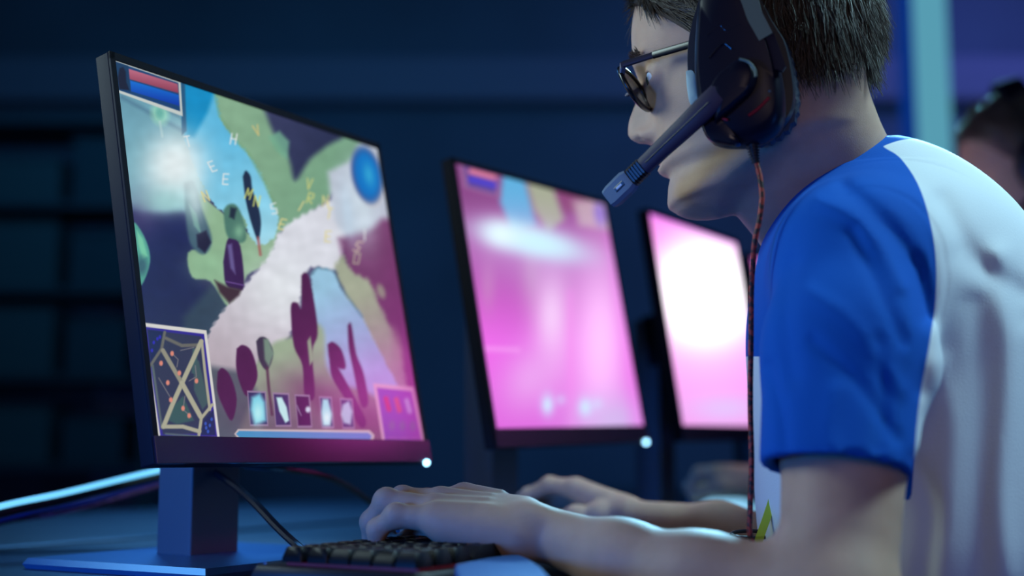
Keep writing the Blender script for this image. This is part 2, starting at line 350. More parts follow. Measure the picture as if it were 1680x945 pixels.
GLY = {'T': [[(-1, -1), (1, -1)], [(0, -1), (0, 1)]], 'H': [[(-1, -1), (-1, 1)], [(1, -1), (1, 1)], [(-1, 0), (1, 0)]], 'V': [[(-1, -1), (0, 1), (1, -1)]],
       'Y': [[(-1, -1), (0, 0), (1, -1)], [(0, 0), (0, 1)]], 'E': [[(1, -1), (-1, -1), (-1, 1), (1, 1)], [(-1, 0), (.7, 0)]], 'N': [[(-1, 1), (-1, -1), (1, 1), (1, -1)]],
       'M': [[(-1, 1), (-1, -1), (0, .3), (1, -1), (1, 1)]], 'S': [[(1, -1), (-1, -.8), (-1, 0), (1, .1), (1, 1), (-1, 1)]], 'O': [[(-1, -1), (1, -1), (1, 1), (-1, 1), (-1, -1)]],
       'R': [[(-1, 1), (-1, -1), (1, -.8), (1, 0), (-1, 0), (1, 1)]], 'I': [[(0, -1), (0, 1)]]}
def glyph(p, ch, c, sx, sy, rot, col, w=2.2, soft=1.0, alpha=.9):
    a = math.radians(rot)
    for st in GLY[ch]:
        p.line([(c[0] + x * sx * math.cos(a) - y * sy * math.sin(a), c[1] + x * sx * math.sin(a) * .6 + y * sy * math.cos(a)) for x, y in st], w, col, soft, alpha)
def game_picture(px):
    p = Paint(px, 560, 520); c = (36, 40, 92)
    p.c[:] = (44, 42, 88)
    # upper left: misty teal slope falling into deep navy
    p.poly([(170, 90), (330, 110), (345, 300), (330, 350), (190, 350)], (98, 150, 172), 8, col2=(150, 205, 215), axis=((200, 120), (320, 330)))
    p.line([(200, 160), (300, 215)], 5, (70, 105, 135), 4, .6); p.line([(215, 150), (310, 200)], 4, (80, 115, 140), 3, .6)
    p.poly([(180, 330), (250, 350), (310, 350), (335, 390), (320, 440), (350, 480), (380, 500), (345, 570), (230, 560), (180, 400)], (30, 36, 92), 14, col2=(36, 46, 84), axis=((230, 330), (330, 560)))
    p.glow((232, 350), (30, 40), (84, 72, 120), 0, .6)
    p.poly([(300, 520), (345, 470), (400, 480), (350, 570), (300, 570)], (52, 72, 92), 10)
    # green country
    p.poly([(330, 130), (640, 225), (640, 310), (560, 305), (530, 335), (455, 385), (440, 400), (330, 300)], (138, 178, 146), 3, col2=(118, 165, 135), axis=((400, 200), (620, 260)))
    p.poly([(305, 300), (360, 345), (420, 390), (455, 380), (440, 430), (405, 452), (395, 490), (375, 505), (345, 462), (315, 455), (308, 415), (335, 395)], (146, 184, 148), 3)
    p.glow((345, 435), (34, 26), (150, 200, 160), 0, .5)
    # river, upper reach
    p.poly([(296, 125), (350, 150), (362, 195), (382, 225), (405, 250), (430, 290), (446, 330), (456, 350), (452, 385), (430, 402), (412, 392), (395, 350), (360, 345), (330, 300), (300, 215)], (98, 190, 230), 2.2, rag=1.5, col2=(166, 226, 245), axis=((370, 220), (440, 400)))
    p.poly([(296, 125), (352, 150), (340, 185), (318, 225), (306, 225), (300, 190)], (12, 140, 200), 6, .9)
    p.poly([(296, 132), (303, 135), (306, 215), (298, 222)], (40, 90, 130), 2)
    p.line([(352, 152), (360, 190), (388, 232), (408, 252), (434, 300), (456, 350)], 4, (120, 165, 120), 2.5, .6)
    # pale sand and snow field
    p.poly([(455, 385), (480, 362), (530, 335), (560, 318), (575, 350), (560, 430), (545, 445), (515, 438), (500, 452), (490, 500), (470, 560), (440, 580), (420, 600), (400, 640), (345, 620), (338, 560), (362, 515), (400, 470), (440, 420)], (226, 228, 238), 4, rag=1.5, col2=(188, 176, 186), axis=((470, 440), (360, 590)))
    p.glow((460, 480), (60, 60), (240, 248, 250), 30, .6)
    # dark wedge of forest
    p.poly([(430, 172), (562, 214), (535, 240), (508, 262), (484, 296), (474, 262), (452, 226)], (62, 66, 104), 7, col2=(44, 50, 84), axis=((430, 180), (560, 220)))
    p.poly([(458, 215), (474, 232), (472, 262), (455, 250), (440, 225)], (120, 180, 150), 4, .8)
    # right: tall pale shaft over dusky plum ground
    p.poly([(538, 282), (575, 262), (590, 236), (626, 232), (650, 330), (720, 720), (560, 640), (575, 420), (548, 360)], (196, 205, 220), 7)
    p.poly([(556, 392), (600, 380), (655, 385), (725, 740), (640, 740), (655, 640), (628, 560), (600, 480), (570, 445)], (122, 66, 112), 9, col2=(112, 44, 104), axis=((600, 400), (690, 700)))
    p.poly([(548, 438), (562, 420), (578, 446), (606, 462), (622, 500), (650, 560), (668, 640), (655, 665), (632, 610), (612, 560), (585, 515), (560, 470)], (168, 176, 152), 5, rag=1.5, col2=(150, 120, 140), axis=((600, 480), (660, 640)))
    p.glow((592, 335), (22, 62), (220, 236, 248), -8, .8); p.glow((570, 350), (12, 50), (200, 225, 245), -8, .6)  # second white lamp reflection, painted as soft pale patches
    p.ell((625, 478), (6, 12), (165, 165, 145), -20, .4, .8); p.ell((652, 570), (8, 30), (158, 130, 140), -12, .5, .7)
    # lower river
    p.poly([(510, 452), (518, 440), (545, 444), (558, 470), (572, 492), (592, 515), (606, 545), (622, 575), (640, 610), (655, 645), (600, 650), (560, 640), (528, 600), (516, 520)], (158, 205, 232), 2.5, rag=1.2, col2=(158, 156, 214), axis=((540, 470), (620, 620)))
    p.line([(512, 450), (520, 439), (548, 444), (560, 472), (574, 492), (594, 520)], 3, (70, 110, 130), 2, .6)
    # lower meadow
    p.poly([(425, 590), (450, 562), (478, 552), (500, 530), (530, 540), (535, 600), (560, 632), (610, 648), (720, 740), (345, 740), (350, 640), (400, 620)], (158, 180, 150), 6, col2=(120, 96, 112), axis=((460, 580), (520, 720)))
    p.poly([(340, 600), (400, 610), (420, 640), (380, 740), (335, 740)], (88, 96, 108), 8)
    p.glow((520, 650), (60, 28), (104, 66, 96), 25, .7); p.glow((590, 690), (80, 30), (112, 62, 96), 20, .7); p.glow((440, 690), (80, 30), (92, 80, 100), 10, .6)
    # trees
    plum = (78, 34, 78); 
    for pts in ([(494, 452), (500, 447), (507, 456), (516, 500), (521, 548), (512, 578), (516, 650), (500, 650), (496, 600), (482, 568), (477, 520), (478, 498), (488, 497), (494, 505)],
                [(537, 565), (546, 561), (560, 574), (567, 600), (562, 606), (548, 600), (540, 590)], [(570, 534), (576, 532), (584, 580), (596, 612), (604, 660), (592, 665), (580, 610), (572, 570)],
                [(388, 572), (398, 566), (412, 576), (422, 610), (418, 632), (404, 650), (392, 625), (387, 600)], [(357, 610), (365, 604), (378, 618), (388, 655), (380, 690), (366, 668), (356, 640)],
                [(540, 592), (552, 600), (575, 640), (600, 690), (590, 700), (566, 655), (545, 620)]):
        p.poly(pts, plum, 2.2, col2=(86, 34, 82), axis=((400, 600), (620, 600)))
    p.poly([(504, 560), (509, 552), (514, 590), (508, 600)], (150, 165, 140), 2)
    p.poly([(420, 560), (427, 553), (438, 556), (448, 578), (442, 602), (434, 606), (424, 588)], (60, 56, 76), 2); p.poly([(432, 556), (440, 556), (449, 580), (441, 602), (434, 590)], (130, 165, 140), 3, .8)
    p.line([(438, 604), (441, 640), (446, 680)], 4, (80, 50, 70), 2)
    p.poly([(398, 290), (403, 280), (411, 290), (414, 312), (424, 340), (428, 368), (423, 394), (412, 366), (403, 330), (400, 308)], (34, 48, 78), 2); p.line([(423, 390), (427, 418)], 4, (176, 96, 96), 2, .9)
    p.poly([(366, 345), (374, 336), (386, 336), (396, 352), (404, 385), (398, 398), (380, 396), (370, 380)], (80, 125, 112), 3); p.poly([(378, 340), (388, 342), (384, 360), (376, 356)], (36, 48, 66), 3); p.glow((392, 380), (8, 12), (145, 200, 165), 0, .7)
    p.poly([(366, 430), (372, 396), (380, 392), (394, 404), (400, 470), (386, 474), (370, 466)], (60, 36, 86), 2.2); p.poly([(373, 402), (380, 400), (386, 450), (378, 440)], (120, 110, 170), 3, .8); p.line([(371, 462), (399, 468)], 2, (110, 80, 150), 1)
    p.poly([(352, 460), (372, 470), (396, 475), (392, 485), (376, 498), (360, 480)], (66, 48, 60), 4)
    p.poly([(302, 300), (318, 300), (332, 345), (346, 385), (345, 405), (335, 417), (322, 412), (310, 395), (304, 350)], (70, 100, 118), 4); p.poly([(310, 335), (322, 350), (330, 385), (318, 370)], (120, 180, 165), 3, .7); p.poly([(322, 385), (338, 378), (346, 398), (336, 415), (324, 405)], (34, 34, 62), 3)
    p.poly([(214, 372), (222, 366), (240, 396), (246, 430), (232, 468), (224, 450), (218, 410)], (86, 165, 150), 2.2); p.poly([(224, 378), (234, 392), (242, 420), (234, 425), (226, 400)], (130, 215, 175), 3, .8); p.ell((232, 436), (9, 14), (56, 96, 112), 0, .5, .9)
    p.ell((262, 187), (14, 18), (150, 215, 190), -15, .35, .85); p.ell((262, 186), (6, 9), (90, 170, 160), -15, .5, .7); p.line([(262, 200), (266, 224)], 3, (180, 215, 215), 2, .8)
    # white lamp reflection painted over the ridge
    p.glow((288, 272), (52, 58), (238, 250, 252), 10, 1.0, 1.3); p.glow((318, 320), (16, 42), (225, 245, 248), -8, .8); p.glow((268, 330), (40, 22), (165, 215, 215), 0, .7)
    gr = np.random.default_rng(3); tex = np.zeros_like(p.x)
    for k in range(26):
        a = gr.uniform(0, 6.28); fq = gr.uniform(.05, .35); tex += np.sin((p.x * math.cos(a) + p.y * math.sin(a)) * fq + 2 * np.sin(p.y * .05 + k)) / (6 * (1 + fq * 6))
    p.c *= (1 + .045 * tex)[..., None]
    # painted letters drifting over the map
    wy = (232, 220, 150); ww = (235, 240, 240)
    for ch, c0, r_, cl in (('T', (308, 232), -15, ww), ('H', (383, 228), 10, ww), ('V', (421, 214), -20, (220, 200, 130)), ('E', (348, 273), -28, ww), ('E', (370, 294), 5, ww), ('N', (337, 322), -20, wy), ('M', (408, 318), 20, (220, 225, 120)),
                           ('N', (421, 330), 10, (220, 225, 120)), ('S', (449, 342), -10, ww), ('E', (463, 368), 20, wy), ('V', (507, 302), 10, (215, 215, 130)), ('I', (494, 338), 30, wy), ('R', (509, 325), 15, (215, 215, 130)), ('N', (534, 330), 0, wy), ('T', (540, 350), 10, wy), ('E', (538, 388), 5, wy), ('S', (587, 404), 30, (220, 200, 180)), ('I', (598, 386), 0, ww), ('O', (585, 424), 10, (190, 180, 160))):
        glyph(p, ch, c0, 4.2, 8.5, r_, cl)
    # blue orb dial upper right
    p.ell((603, 289), (25, 50), (200, 190, 190), -12, .1, .7); p.ell((601, 287), (24, 46), (70, 90, 150), -12, .15); p.ell((602, 287), (20, 41), (20, 120, 205), -12, .25); p.glow((605, 287), (9, 20), (60, 180, 225), -12, .8)
    # status panel upper left
    p.poly([(170, 85), (295.5, 131), (299.5, 191), (180, 147)], (205, 212, 208), 1.0); p.poly([(183, 99), (292.5, 136), (295.5, 183), (189, 146)], (28, 68, 118), .9)
    p.poly([(189, 101), (210, 108), (214, 152), (192, 146)], (24, 60, 100), 1.5); p.poly([(196, 112), (202, 110), (206, 118), (207, 135), (212, 148), (196, 146), (193, 128)], (24, 26, 54), 1.5)
    p.poly([(211, 113), (291, 138), (293, 153), (212.5, 130)], (196, 110, 135), .9, col2=(150, 66, 92), axis=((250, 122), (246, 142))); p.poly([(213, 132), (293, 156), (294, 174), (215, 150)], (20, 110, 215), .9, col2=(16, 60, 175), axis=((250, 142), (246, 164)))
    # minimap lower left
    p.poly([(232, 529), (338.5, 542), (361, 723), (250, 724)], (222, 220, 214), 1.0); p.poly([(237, 536), (334.5, 548), (356, 717), (263, 717)], (52, 44, 150), 1.0); p.poly([(241, 541), (330, 552), (350, 711), (267, 713)], (50, 58, 86), 1.2)
    pale = (176, 174, 150); mid = (108, 108, 102)
    p.poly([(243, 541), (268, 544), (262, 570), (246, 598)], (30, 44, 88), 1.2); p.line([(270, 545), (265, 572), (245, 602)], 4.5, mid, 1); p.line([(250, 600), (265, 702)], 4, (92, 106, 108), 1)
    p.poly([(318, 590), (326, 592), (342, 660), (332, 672), (318, 640)], (66, 92, 96), 2); p.poly([(285, 665), (300, 650), (318, 690), (290, 696), (276, 690)], (58, 92, 92), 2); p.poly([(316, 570), (324, 575), (322, 615), (314, 612)], (66, 96, 100), 2)
    p.line([(272, 555), (298, 567), (326, 566)], 5.5, mid, 1.2); p.line([(330, 560), (300, 625), (282, 665), (268, 700)], 7.5, pale, 1); p.line([(267, 575), (296, 625), (328, 682)], 7, (150, 148, 130), 1); p.line([(298, 628), (329, 684)], 7.5, pale, 1)
    p.line([(331, 562), (336, 610), (344, 672)], 4.5, pale, 1); p.line([(268, 700), (300, 700), (327, 708)], 6.5, pale, 1); p.line([(348, 664), (330, 686), (326, 714)], 5, pale, 1); p.poly([(334, 690), (350, 672), (353, 714), (330, 714)], (30, 44, 90), 1.4)
    p.line([(272, 712), (324, 716)], 3, (92, 110, 110), 1)
    for a in ([(282, 580), (292, 590), (290, 602)], [(296, 575), (318, 570)], [(303, 650), (300, 672), (314, 684)], [(310, 625), (322, 618), (320, 600)], [(260, 620), (278, 650)]): p.line(a, 1.4, (128, 124, 128), .7)
    for c0 in ((282, 580), (264, 596), (294, 612), (275, 628), (322, 625), (280, 656), (300, 670), (310, 682)): p.ell(c0, (3.0, 4.2), (226, 140, 120), 0, .3)
    for c0 in ((252, 562), (258, 556), (249, 575), (262, 553)): p.ell(c0, (2, 3), (48, 44, 190), 0, .3)
    for c0 in ((338, 702), (344, 698), (341, 708), (347, 688), (337, 695)): p.ell(c0, (2, 3), (50, 90, 190), 0, .3)
    # hotbar
    p.poly([(384, 712), (390, 704), (606, 706), (614, 714), (611, 727), (392, 722)], (206, 190, 190), 1.3); p.poly([(387, 712), (392, 707), (604, 710), (610, 715), (606, 724), (394, 719)], (66, 150, 200), 1.3, col2=(90, 130, 205), axis=((400, 710), (600, 720)))
    for i, (x0, x1) in enumerate(((405, 438), (447, 476), (483, 510), (523, 546), (557, 580))):
        y0 = 641 + i * 3; y1 = 699 + i * 1.2; q = [(x0, y0), (x1 - 2, y0 + 1), (x1 + 2, y1), (x0 + 5, y1)]
        p.poly(q, (150, 130, 160), 1.3); p.poly([(x0 + 2, y0 + 3), (x1 - 4, y0 + 4), (x1, y1 - 3), (x0 + 6, y1 - 3)], (46, 50, 96) if i != 2 else (52, 26, 66), 1.3)
    p.poly([(413, 652), (426, 646), (434, 660), (436, 690), (418, 696), (411, 672)], (120, 215, 235), 5); p.glow((423, 678), (9, 18), (190, 250, 252), 0, .9)
    p.poly([(453, 652), (462, 652), (470, 668), (474, 690), (468, 694), (458, 675)], (195, 240, 240), 2)
    p.poly([(487, 665), (494, 682), (489, 672)], (200, 215, 230), 2); p.ell((505, 672), (4, 5), (205, 220, 235), 0, .4)
    p.poly([(529, 655), (538, 655), (544, 680), (541, 698), (530, 698), (527, 676)], (160, 225, 235), 3); p.glow((536, 686), (7, 12), (225, 255, 255), 0, .95); p.poly([(562, 664), (572, 658), (578, 675), (575, 697), (564, 694), (559, 680)], (185, 205, 230), 3, alpha=.9)
    # item panel lower right
    p.poly([(612, 629), (678, 635), (700, 736), (628, 733)], (206, 160, 188), 1.8); p.poly([(618, 636), (675, 642), (692, 727), (632, 726)], (120, 72, 172), 1.8, col2=(150, 66, 175), axis=((620, 680), (690, 680)))
    for i, cl in enumerate(((190, 50, 100), (198, 76, 110), (180, 150, 215))): p.line([(633 + i * 17, 654 + i * 1.5), (638 + i * 17, 672 + i * 1.5)], 7.5, cl, 2.4)
    for i in range(3): p.ell((643 + i * 17, 698 + i * .5), (5, 8), (128, 90, 160), 0, .4)
    for i in range(3): p.line([(638 + i * 19, 719), (650 + i * 19, 719)], 4, (160, 90, 170), 2, .7)
    # pink lamp reflection painted as a magenta wash from the right edge
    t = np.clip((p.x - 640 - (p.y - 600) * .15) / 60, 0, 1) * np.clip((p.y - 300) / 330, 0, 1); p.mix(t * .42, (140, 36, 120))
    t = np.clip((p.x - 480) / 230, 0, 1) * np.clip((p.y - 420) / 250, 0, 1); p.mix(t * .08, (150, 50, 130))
    return p
def painted_haze_picture(px):  # pink haze of the stage lamp is painted into the screen colours
    p = Paint(px, 200, 200); X, Y = p.x, p.y
    p.poly([(700, 200), (1100, 200), (1100, 800), (700, 800)], (128, 62, 124), 2, col2=(214, 100, 214), axis=((850, 330), (850, 560)))
    p.poly([(826, 275), (860, 290), (880, 370), (840, 380), (820, 330)], (90, 170, 215), 6); p.poly([(860, 288), (908, 305), (925, 360), (900, 380), (876, 345)], (158, 165, 140), 7)
    p.poly([(908, 305), (990, 325), (960, 345), (925, 350)], (130, 62, 110), 6); p.poly([(940, 330), (1000, 326), (1010, 380), (950, 370)], (175, 150, 160), 8); p.ell((984, 352), (9, 20), (120, 100, 190), -10, .4)
    p.poly([(752, 268), (818, 284), (822, 325), (760, 308)], (140, 90, 140), 3); p.poly([(762, 272), (812, 285), (814, 318), (768, 305)], (80, 60, 140), 3); p.line([(772, 281), (810, 291)], 8, (225, 125, 150), 2.5); p.line([(772, 294), (811, 304)], 8, (70, 60, 205), 2.5)
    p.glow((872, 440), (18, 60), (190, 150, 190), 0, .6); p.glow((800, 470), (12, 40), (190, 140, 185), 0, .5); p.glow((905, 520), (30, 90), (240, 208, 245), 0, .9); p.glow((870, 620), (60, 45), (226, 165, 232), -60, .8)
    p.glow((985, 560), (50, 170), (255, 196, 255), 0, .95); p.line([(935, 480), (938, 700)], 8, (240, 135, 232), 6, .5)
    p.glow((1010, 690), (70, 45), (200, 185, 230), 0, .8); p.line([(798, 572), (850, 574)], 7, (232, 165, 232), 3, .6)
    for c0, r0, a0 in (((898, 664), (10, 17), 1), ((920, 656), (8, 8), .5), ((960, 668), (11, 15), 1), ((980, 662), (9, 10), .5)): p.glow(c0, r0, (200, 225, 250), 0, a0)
    p.glow((860, 405), (140, 60), (205, 170, 225), 12, .55); p.glow((875, 396), (92, 27), (200, 236, 250), 14, 1, 1.5); p.glow((820, 384), (30, 22), (225, 248, 255), 14, .9)  # cool lamp reflection painted as a pale streak
    p.poly([(700, 714), (1100, 714), (1100, 760), (700, 760)], (226, 92, 186), 3)
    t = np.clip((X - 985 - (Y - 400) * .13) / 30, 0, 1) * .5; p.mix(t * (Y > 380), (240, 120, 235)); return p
def painted_glare_picture(px):  # stage lamp reflection, white core and pink halo, painted as screen colour
    p = Paint(px, 160, 160)
    p.poly([(900, 200), (1500, 200), (1500, 900), (900, 900)], (238, 120, 222), 2, col2=(226, 150, 222), axis=((1150, 400), (1150, 690)))
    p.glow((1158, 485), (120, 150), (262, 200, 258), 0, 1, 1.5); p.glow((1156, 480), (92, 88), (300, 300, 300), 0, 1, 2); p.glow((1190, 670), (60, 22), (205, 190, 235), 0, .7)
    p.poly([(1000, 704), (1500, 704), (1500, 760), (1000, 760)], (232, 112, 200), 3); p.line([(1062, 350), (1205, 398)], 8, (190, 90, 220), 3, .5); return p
Q1 = mfit([(178, 83), (622, 237), (706, 757), (255, 762)], MW, MH, [-.18, 1.15, 1, .52, .2, 0])
Q2 = mfit([(737, 260), (996, 325), (1059, 728), (818, 732)], MW, MH, [.07, 1.6, 1, .52, .2, 0])
Q3 = mfit([(1060, 342), (1208, 393), (1262, 722), (1122, 722)], MW, MH, [.35, 2., 1, .52, .2, 0])
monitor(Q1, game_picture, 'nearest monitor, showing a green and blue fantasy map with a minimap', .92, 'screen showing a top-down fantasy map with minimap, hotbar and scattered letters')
monitor(Q2, painted_haze_picture, 'middle monitor with pink lamp haze painted into its picture, crossed by a pale blue white streak', 1.15, 'picture with painted pink lamp haze and a pale blue streak')
monitor(Q3, painted_glare_picture, 'third monitor from the left, with a white and pink lamp reflection painted on screen, under the chin of the typing player', 1.3, 'white and pink lamp reflection painted into the picture')
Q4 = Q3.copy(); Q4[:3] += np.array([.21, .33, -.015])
monitor(Q4, lambda px: painted_glare_picture([(1060, 342), (1208, 393), (1262, 722), (1122, 722)]), 'farthest monitor, only a pink sliver showing between the headset cable and the blue sleeve', 1.1, 'pink lamp haze painted into the picture')
# ------------------------------------------------------------ small desk things
zt = ZD
kb = thing('keyboard', 'black mechanical keyboard with faint red underlighting beneath the typing left hand', 'keyboard', (-.1, 1.1, ZD))
K0 = CAM + ray(392, 935) * ((ZD + .018 - CAMZ) / ray(392, 935)[2]); K0 = K0[:2]
kd = -N2; kr = R2; KW, KL = .150, .44
def kp(a, b, z): p = K0 + kd * a + kr * b; return np.array([p[0], p[1], z])
body = MB()
ol = [(0.012, 0), (KW - .02, 0), (KW, .02), (KW, KL), (0, KL), (0, .015)]
body.rings([[kp(a + (.5 * KW - a) * i, b + (.5 * KL - b) * i * .4, z) for a, b in ol] for z, i in ((ZD + .001, .03), (ZD + .006, 0), (ZD + .016, 0), (ZD + .021, .03))]); body.build('case', blk, kb, smooth=True)
MB().box(kp(.006, .22, ZD + .0185), (kr[0] * .2, kr[1] * .2, 0), (kd[0] * .0015, kd[1] * .0015, 0), (0, 0, .0035), .0006).build('edge_trim', mat('trim_metal', (.2, .35, .6), .25, metal=.7), kb)
keym = mat('keycap', (.003, .003, .006), .32, spec=.22); glow_r = mat('key_underlight', (.02, .002, .004), .5, emis=(.9, .04, .1), es=.03)
MB().box(kp(.084, .222, ZD + .0222), (kr[0] * .204, kr[1] * .204, 0), (kd[0] * .056, kd[1] * .056, 0), (0, 0, .001)).build('key_plate', glow_r, kb)
def keycap(sa, sb):
    m = MB(); m.rings([[np.array([*((kd * x * s * sa + kr * y * s * sb)), z]) for x, y in ((-.92, -1), (-1, -.92), (-1, .92), (-.92, 1), (.92, 1), (1, .92), (1, -.92), (.92, -1))] for z, s in ((0, 1), (.003, .98), (.0095, .76), (.0105, .70), (.0098, .55))]); return m
kproto = {}
rows = [(0.0, [1] + [1] * 13), (.0225, [1] * 13 + [2]), (.041, [1.5] + [1] * 12 + [1.5]), (.0595, [1.75] + [1] * 11 + [2.25]), (.078, [2.25] + [1] * 10 + [2.75]), (.0965, [1.25, 1.25, 1.25, 6.25, 1.25, 1.25, 2.5])]
count = 0
for a, ws in rows:
    b = 0.
    for wk in ws:
        if count < 100:
            if wk not in kproto: o = keycap(.0089, .0192 * wk / 2 - .0012).build('keycap', keym, kb, smooth=True); kproto[wk] = o
            else: o = kproto[wk].copy(); COL.objects.link(o); o.parent = kb
            o.location = kp(.036 + a, .012 + (b + wk / 2) * .0192, ZD + .0238)
            count += 1
        b += wk
settle(kb)
def mousepart(c, f, ln, wd, ht, m):      # domed mouse shell
    c = np.array(c); s = np.array([-f[1], f[0], 0]); rg = []
    for i in range(9):
        t = i / 8; r = math.sqrt(max(0, 1 - t * t)) * .999 + .02; hgt = ht * math.sin(t * math.pi / 2)
        rg.append([c + np.array(f) * math.cos(k) * ln * r * (1 + .06 * math.cos(2 * k)) + s * math.sin(k) * wd * r * (1 - .1 * math.cos(k) ** 2) + UP * hgt for k in np.linspace(0, 2 * math.pi, 20, endpoint=False)])
    return MB().rings(rg)
mpos = P(925, 846, 1.42); mpos[2] = ZD + .004
ms = thing('computer_mouse', 'dark computer mouse under the right hand of the player in glasses', 'mouse', tuple(mpos))
mousepart(mpos, D, .055, .030, .034, 0).build('shell', blk, ms, smooth=True)
MB().tube([mpos + D * .03 - UP * 0 + UP * .030 + LT * .004, mpos + D * .03 + UP * .030 - LT * .004], .008, 12).build('scroll_wheel', blk_gloss, ms); settle(ms)
pad_m = mat('mouse_pad_cloth', (.008, .075, .28), .9, bump=.4, bscale=900)
wp = lambda px, py, z: CAM + ray(px, py) * ((z - CAMZ) / ray(px, py)[2])
# wrist rest
zr = ZD + .026; poly = [wp(746, 926, zr), wp(800, 914, zr), wp(848, 908, zr), wp(866, 915, zr), wp(890, 931, zr), wp(905, 950, zr), wp(780, 962, zr), wp(752, 950, zr)]
cen = sum(poly) / len(poly)
wr = thing('wrist_rest', 'blue lit cloth wrist rest in front of the keyboard under the left wrist', 'wrist rest', (cen[0], cen[1], ZD))
MB().rings([[cen + (p - cen) * s + np.array([0, 0, z - zr]) for p in poly] for z, s in ((ZD + .0005, .97), (ZD + .006, 1.0), (ZD + .022, 1.0), (ZD + .025, .985), (zr, .95))]).build('cushion', pad_m, wr, smooth=True); settle(wr)
# cables
def cable(name, pts, r, m, label, cat='cable', parent=None, **k):
    o = MB().tube(spline(pts, 8), r, 8).build(name, m, parent, smooth=True)
    if not parent: o['label'] = label; o['category'] = cat
    return o
cable('keyboard_cable', [P(330, 760, 1.22), P(352, 775, 1.2), P(385, 797, 1.17), P(420, 828, 1.13), P(455, 865, 1.10), P(485, 893, 1.08), P(500, 906, 1.06)], .0035, blk, 'black cable drooping from behind the nearest monitor to the keyboard')
cable('video_cable', [P(400, 763, 1.24), P(450, 768, 1.25), P(520, 778, 1.3), P(570, 798, 1.36), P(612, 828, 1.42), P(650, 862, 1.5)], .0035, blk, 'thin black cable running right from under the nearest monitor towards the hand')
tube_m = mat('light_tube', (.3, .6, .8), .4, emis=lin((110, 200, 245)), es=1.3)
ls = thing('light_strip', 'thin glowing cyan light strip rising to the nearest monitor stand at the left edge', 'light strip', tuple(P(0, 832, 1.26)))
spn = [P(-150, 872, 1.16), P(0, 831, 1.24), P(100, 810, 1.30), P(200, 786, 1.36), P(285, 766, 1.42)]
MB().tube(spline(spn), .0030, 8).build('tube', tube_m, ls, smooth=True, label='glowing cyan tube')
MB().tube([p - UP * .006 + np.array([0, .003, 0]) for p in spline(spn)], .005, 8).build('rail', blk, ls, smooth=True)
MB().box(np.array([spn[-1][0], spn[-1][1], (ZD + spn[-1][2]) / 2 - .004]), (.004, 0, 0), (0, .004, 0), (0, 0, (spn[-1][2] - ZD) / 2 - .004)).build('bracket', blk, ls)
settle(ls)
cable('cable_bundle', [P(-120, 885, 1.3), P(0, 848, 1.36), P(60, 832, 1.38), P(140, 818, 1.42), P(220, 795, 1.46), P(285, 783, 1.5)], .007, mat('blue_sleeve', (.03, .04, .25), .5), 'dark blue sleeved cable bundle hanging just below the glowing strip')
cable('braided_cable', [P(-120, 905, 1.33), P(0, 858, 1.38), P(90, 843, 1.4), P(180, 820, 1.44), P(285, 790, 1.48)], .003, mat('braid', (.12, .02, .08), .6, var=.8, vscale=300), 'thin dark red braided cable below the blue cable bundle at the far left')
# ------------------------------------------------------------ people
def interp(w, xs, ys):
    return np.interp(w, np.asarray(xs, float), np.asarray(ys, float)).astype(np.float32)
def smooth_tab(xs, ys, n=160):
    """monotone-ish smooth resampling of a profile table"""
    pts = spline([np.array([x, y]) for x, y in zip(xs, ys)], 8); a = np.array(pts); o = np.argsort(a[:, 0]); return a[o, 0], a[o, 1]
HW = [-.1225, -.120, -.116, -.111, -.106, -.092, -.082, -.074, -.066, -.060, -.052, -.042, -.025, -.008, .004, .016, .03, .05, .07, .09, .105, .118, .126]
HF = [.054, .066, .0745, .0795, .0835, .0825, .0795, .0860, .0850, .0870, .0845, .0830, .0850, .0845, .0870, .0915, .0925, .0895, .0820, .0690, .0510, .026, .0]
HB = [.044, .038, .030, .018, .002, -.024, -.044, -.066, -.070, -.073, -.078, -.082, -.089, -.095, -.098, -.101, -.102, -.101, -.095, -.084, -.068, -.042, .0]
HS = [.006, .022, .033, .041, .049, .054, .057, .0595, .061, .062, .0635, .065, .067, .069, .0705, .0725, .0745, .0755, .073, .066, .055, .036, .002]
tF, tB, tS = smooth_tab(HW, HF), smooth_tab(HW, HB), smooth_tab(HW, HS)
NW = [-.060, -.050, -.045, -.039, -.031, -.017, -.004, .008, .02]; NA = [0, .006, .019, .0255, .0245, .0180, .0105, .004, 0]; NS = [.010, .012, .0125, .0125, .0105, .0080, .0070, .008, .01]
tN, tNS = smooth_tab(NW, NA), smooth_tab(NW, NS)
def head_frame(O, yaw, pitch, roll=0):
    cy, sy, cp, sp = math.cos(yaw), math.sin(yaw), math.cos(pitch), math.sin(pitch)
    u = np.array([-cy * cp, sy * cp, -sp]); v = np.array([-sy, -cy, 0.]); w = np.cross(u, v)
    if roll: v, w = v * math.cos(roll) + w * math.sin(roll), w * math.cos(roll) - v * math.sin(roll)
    return np.asarray(O, float), u, v, w
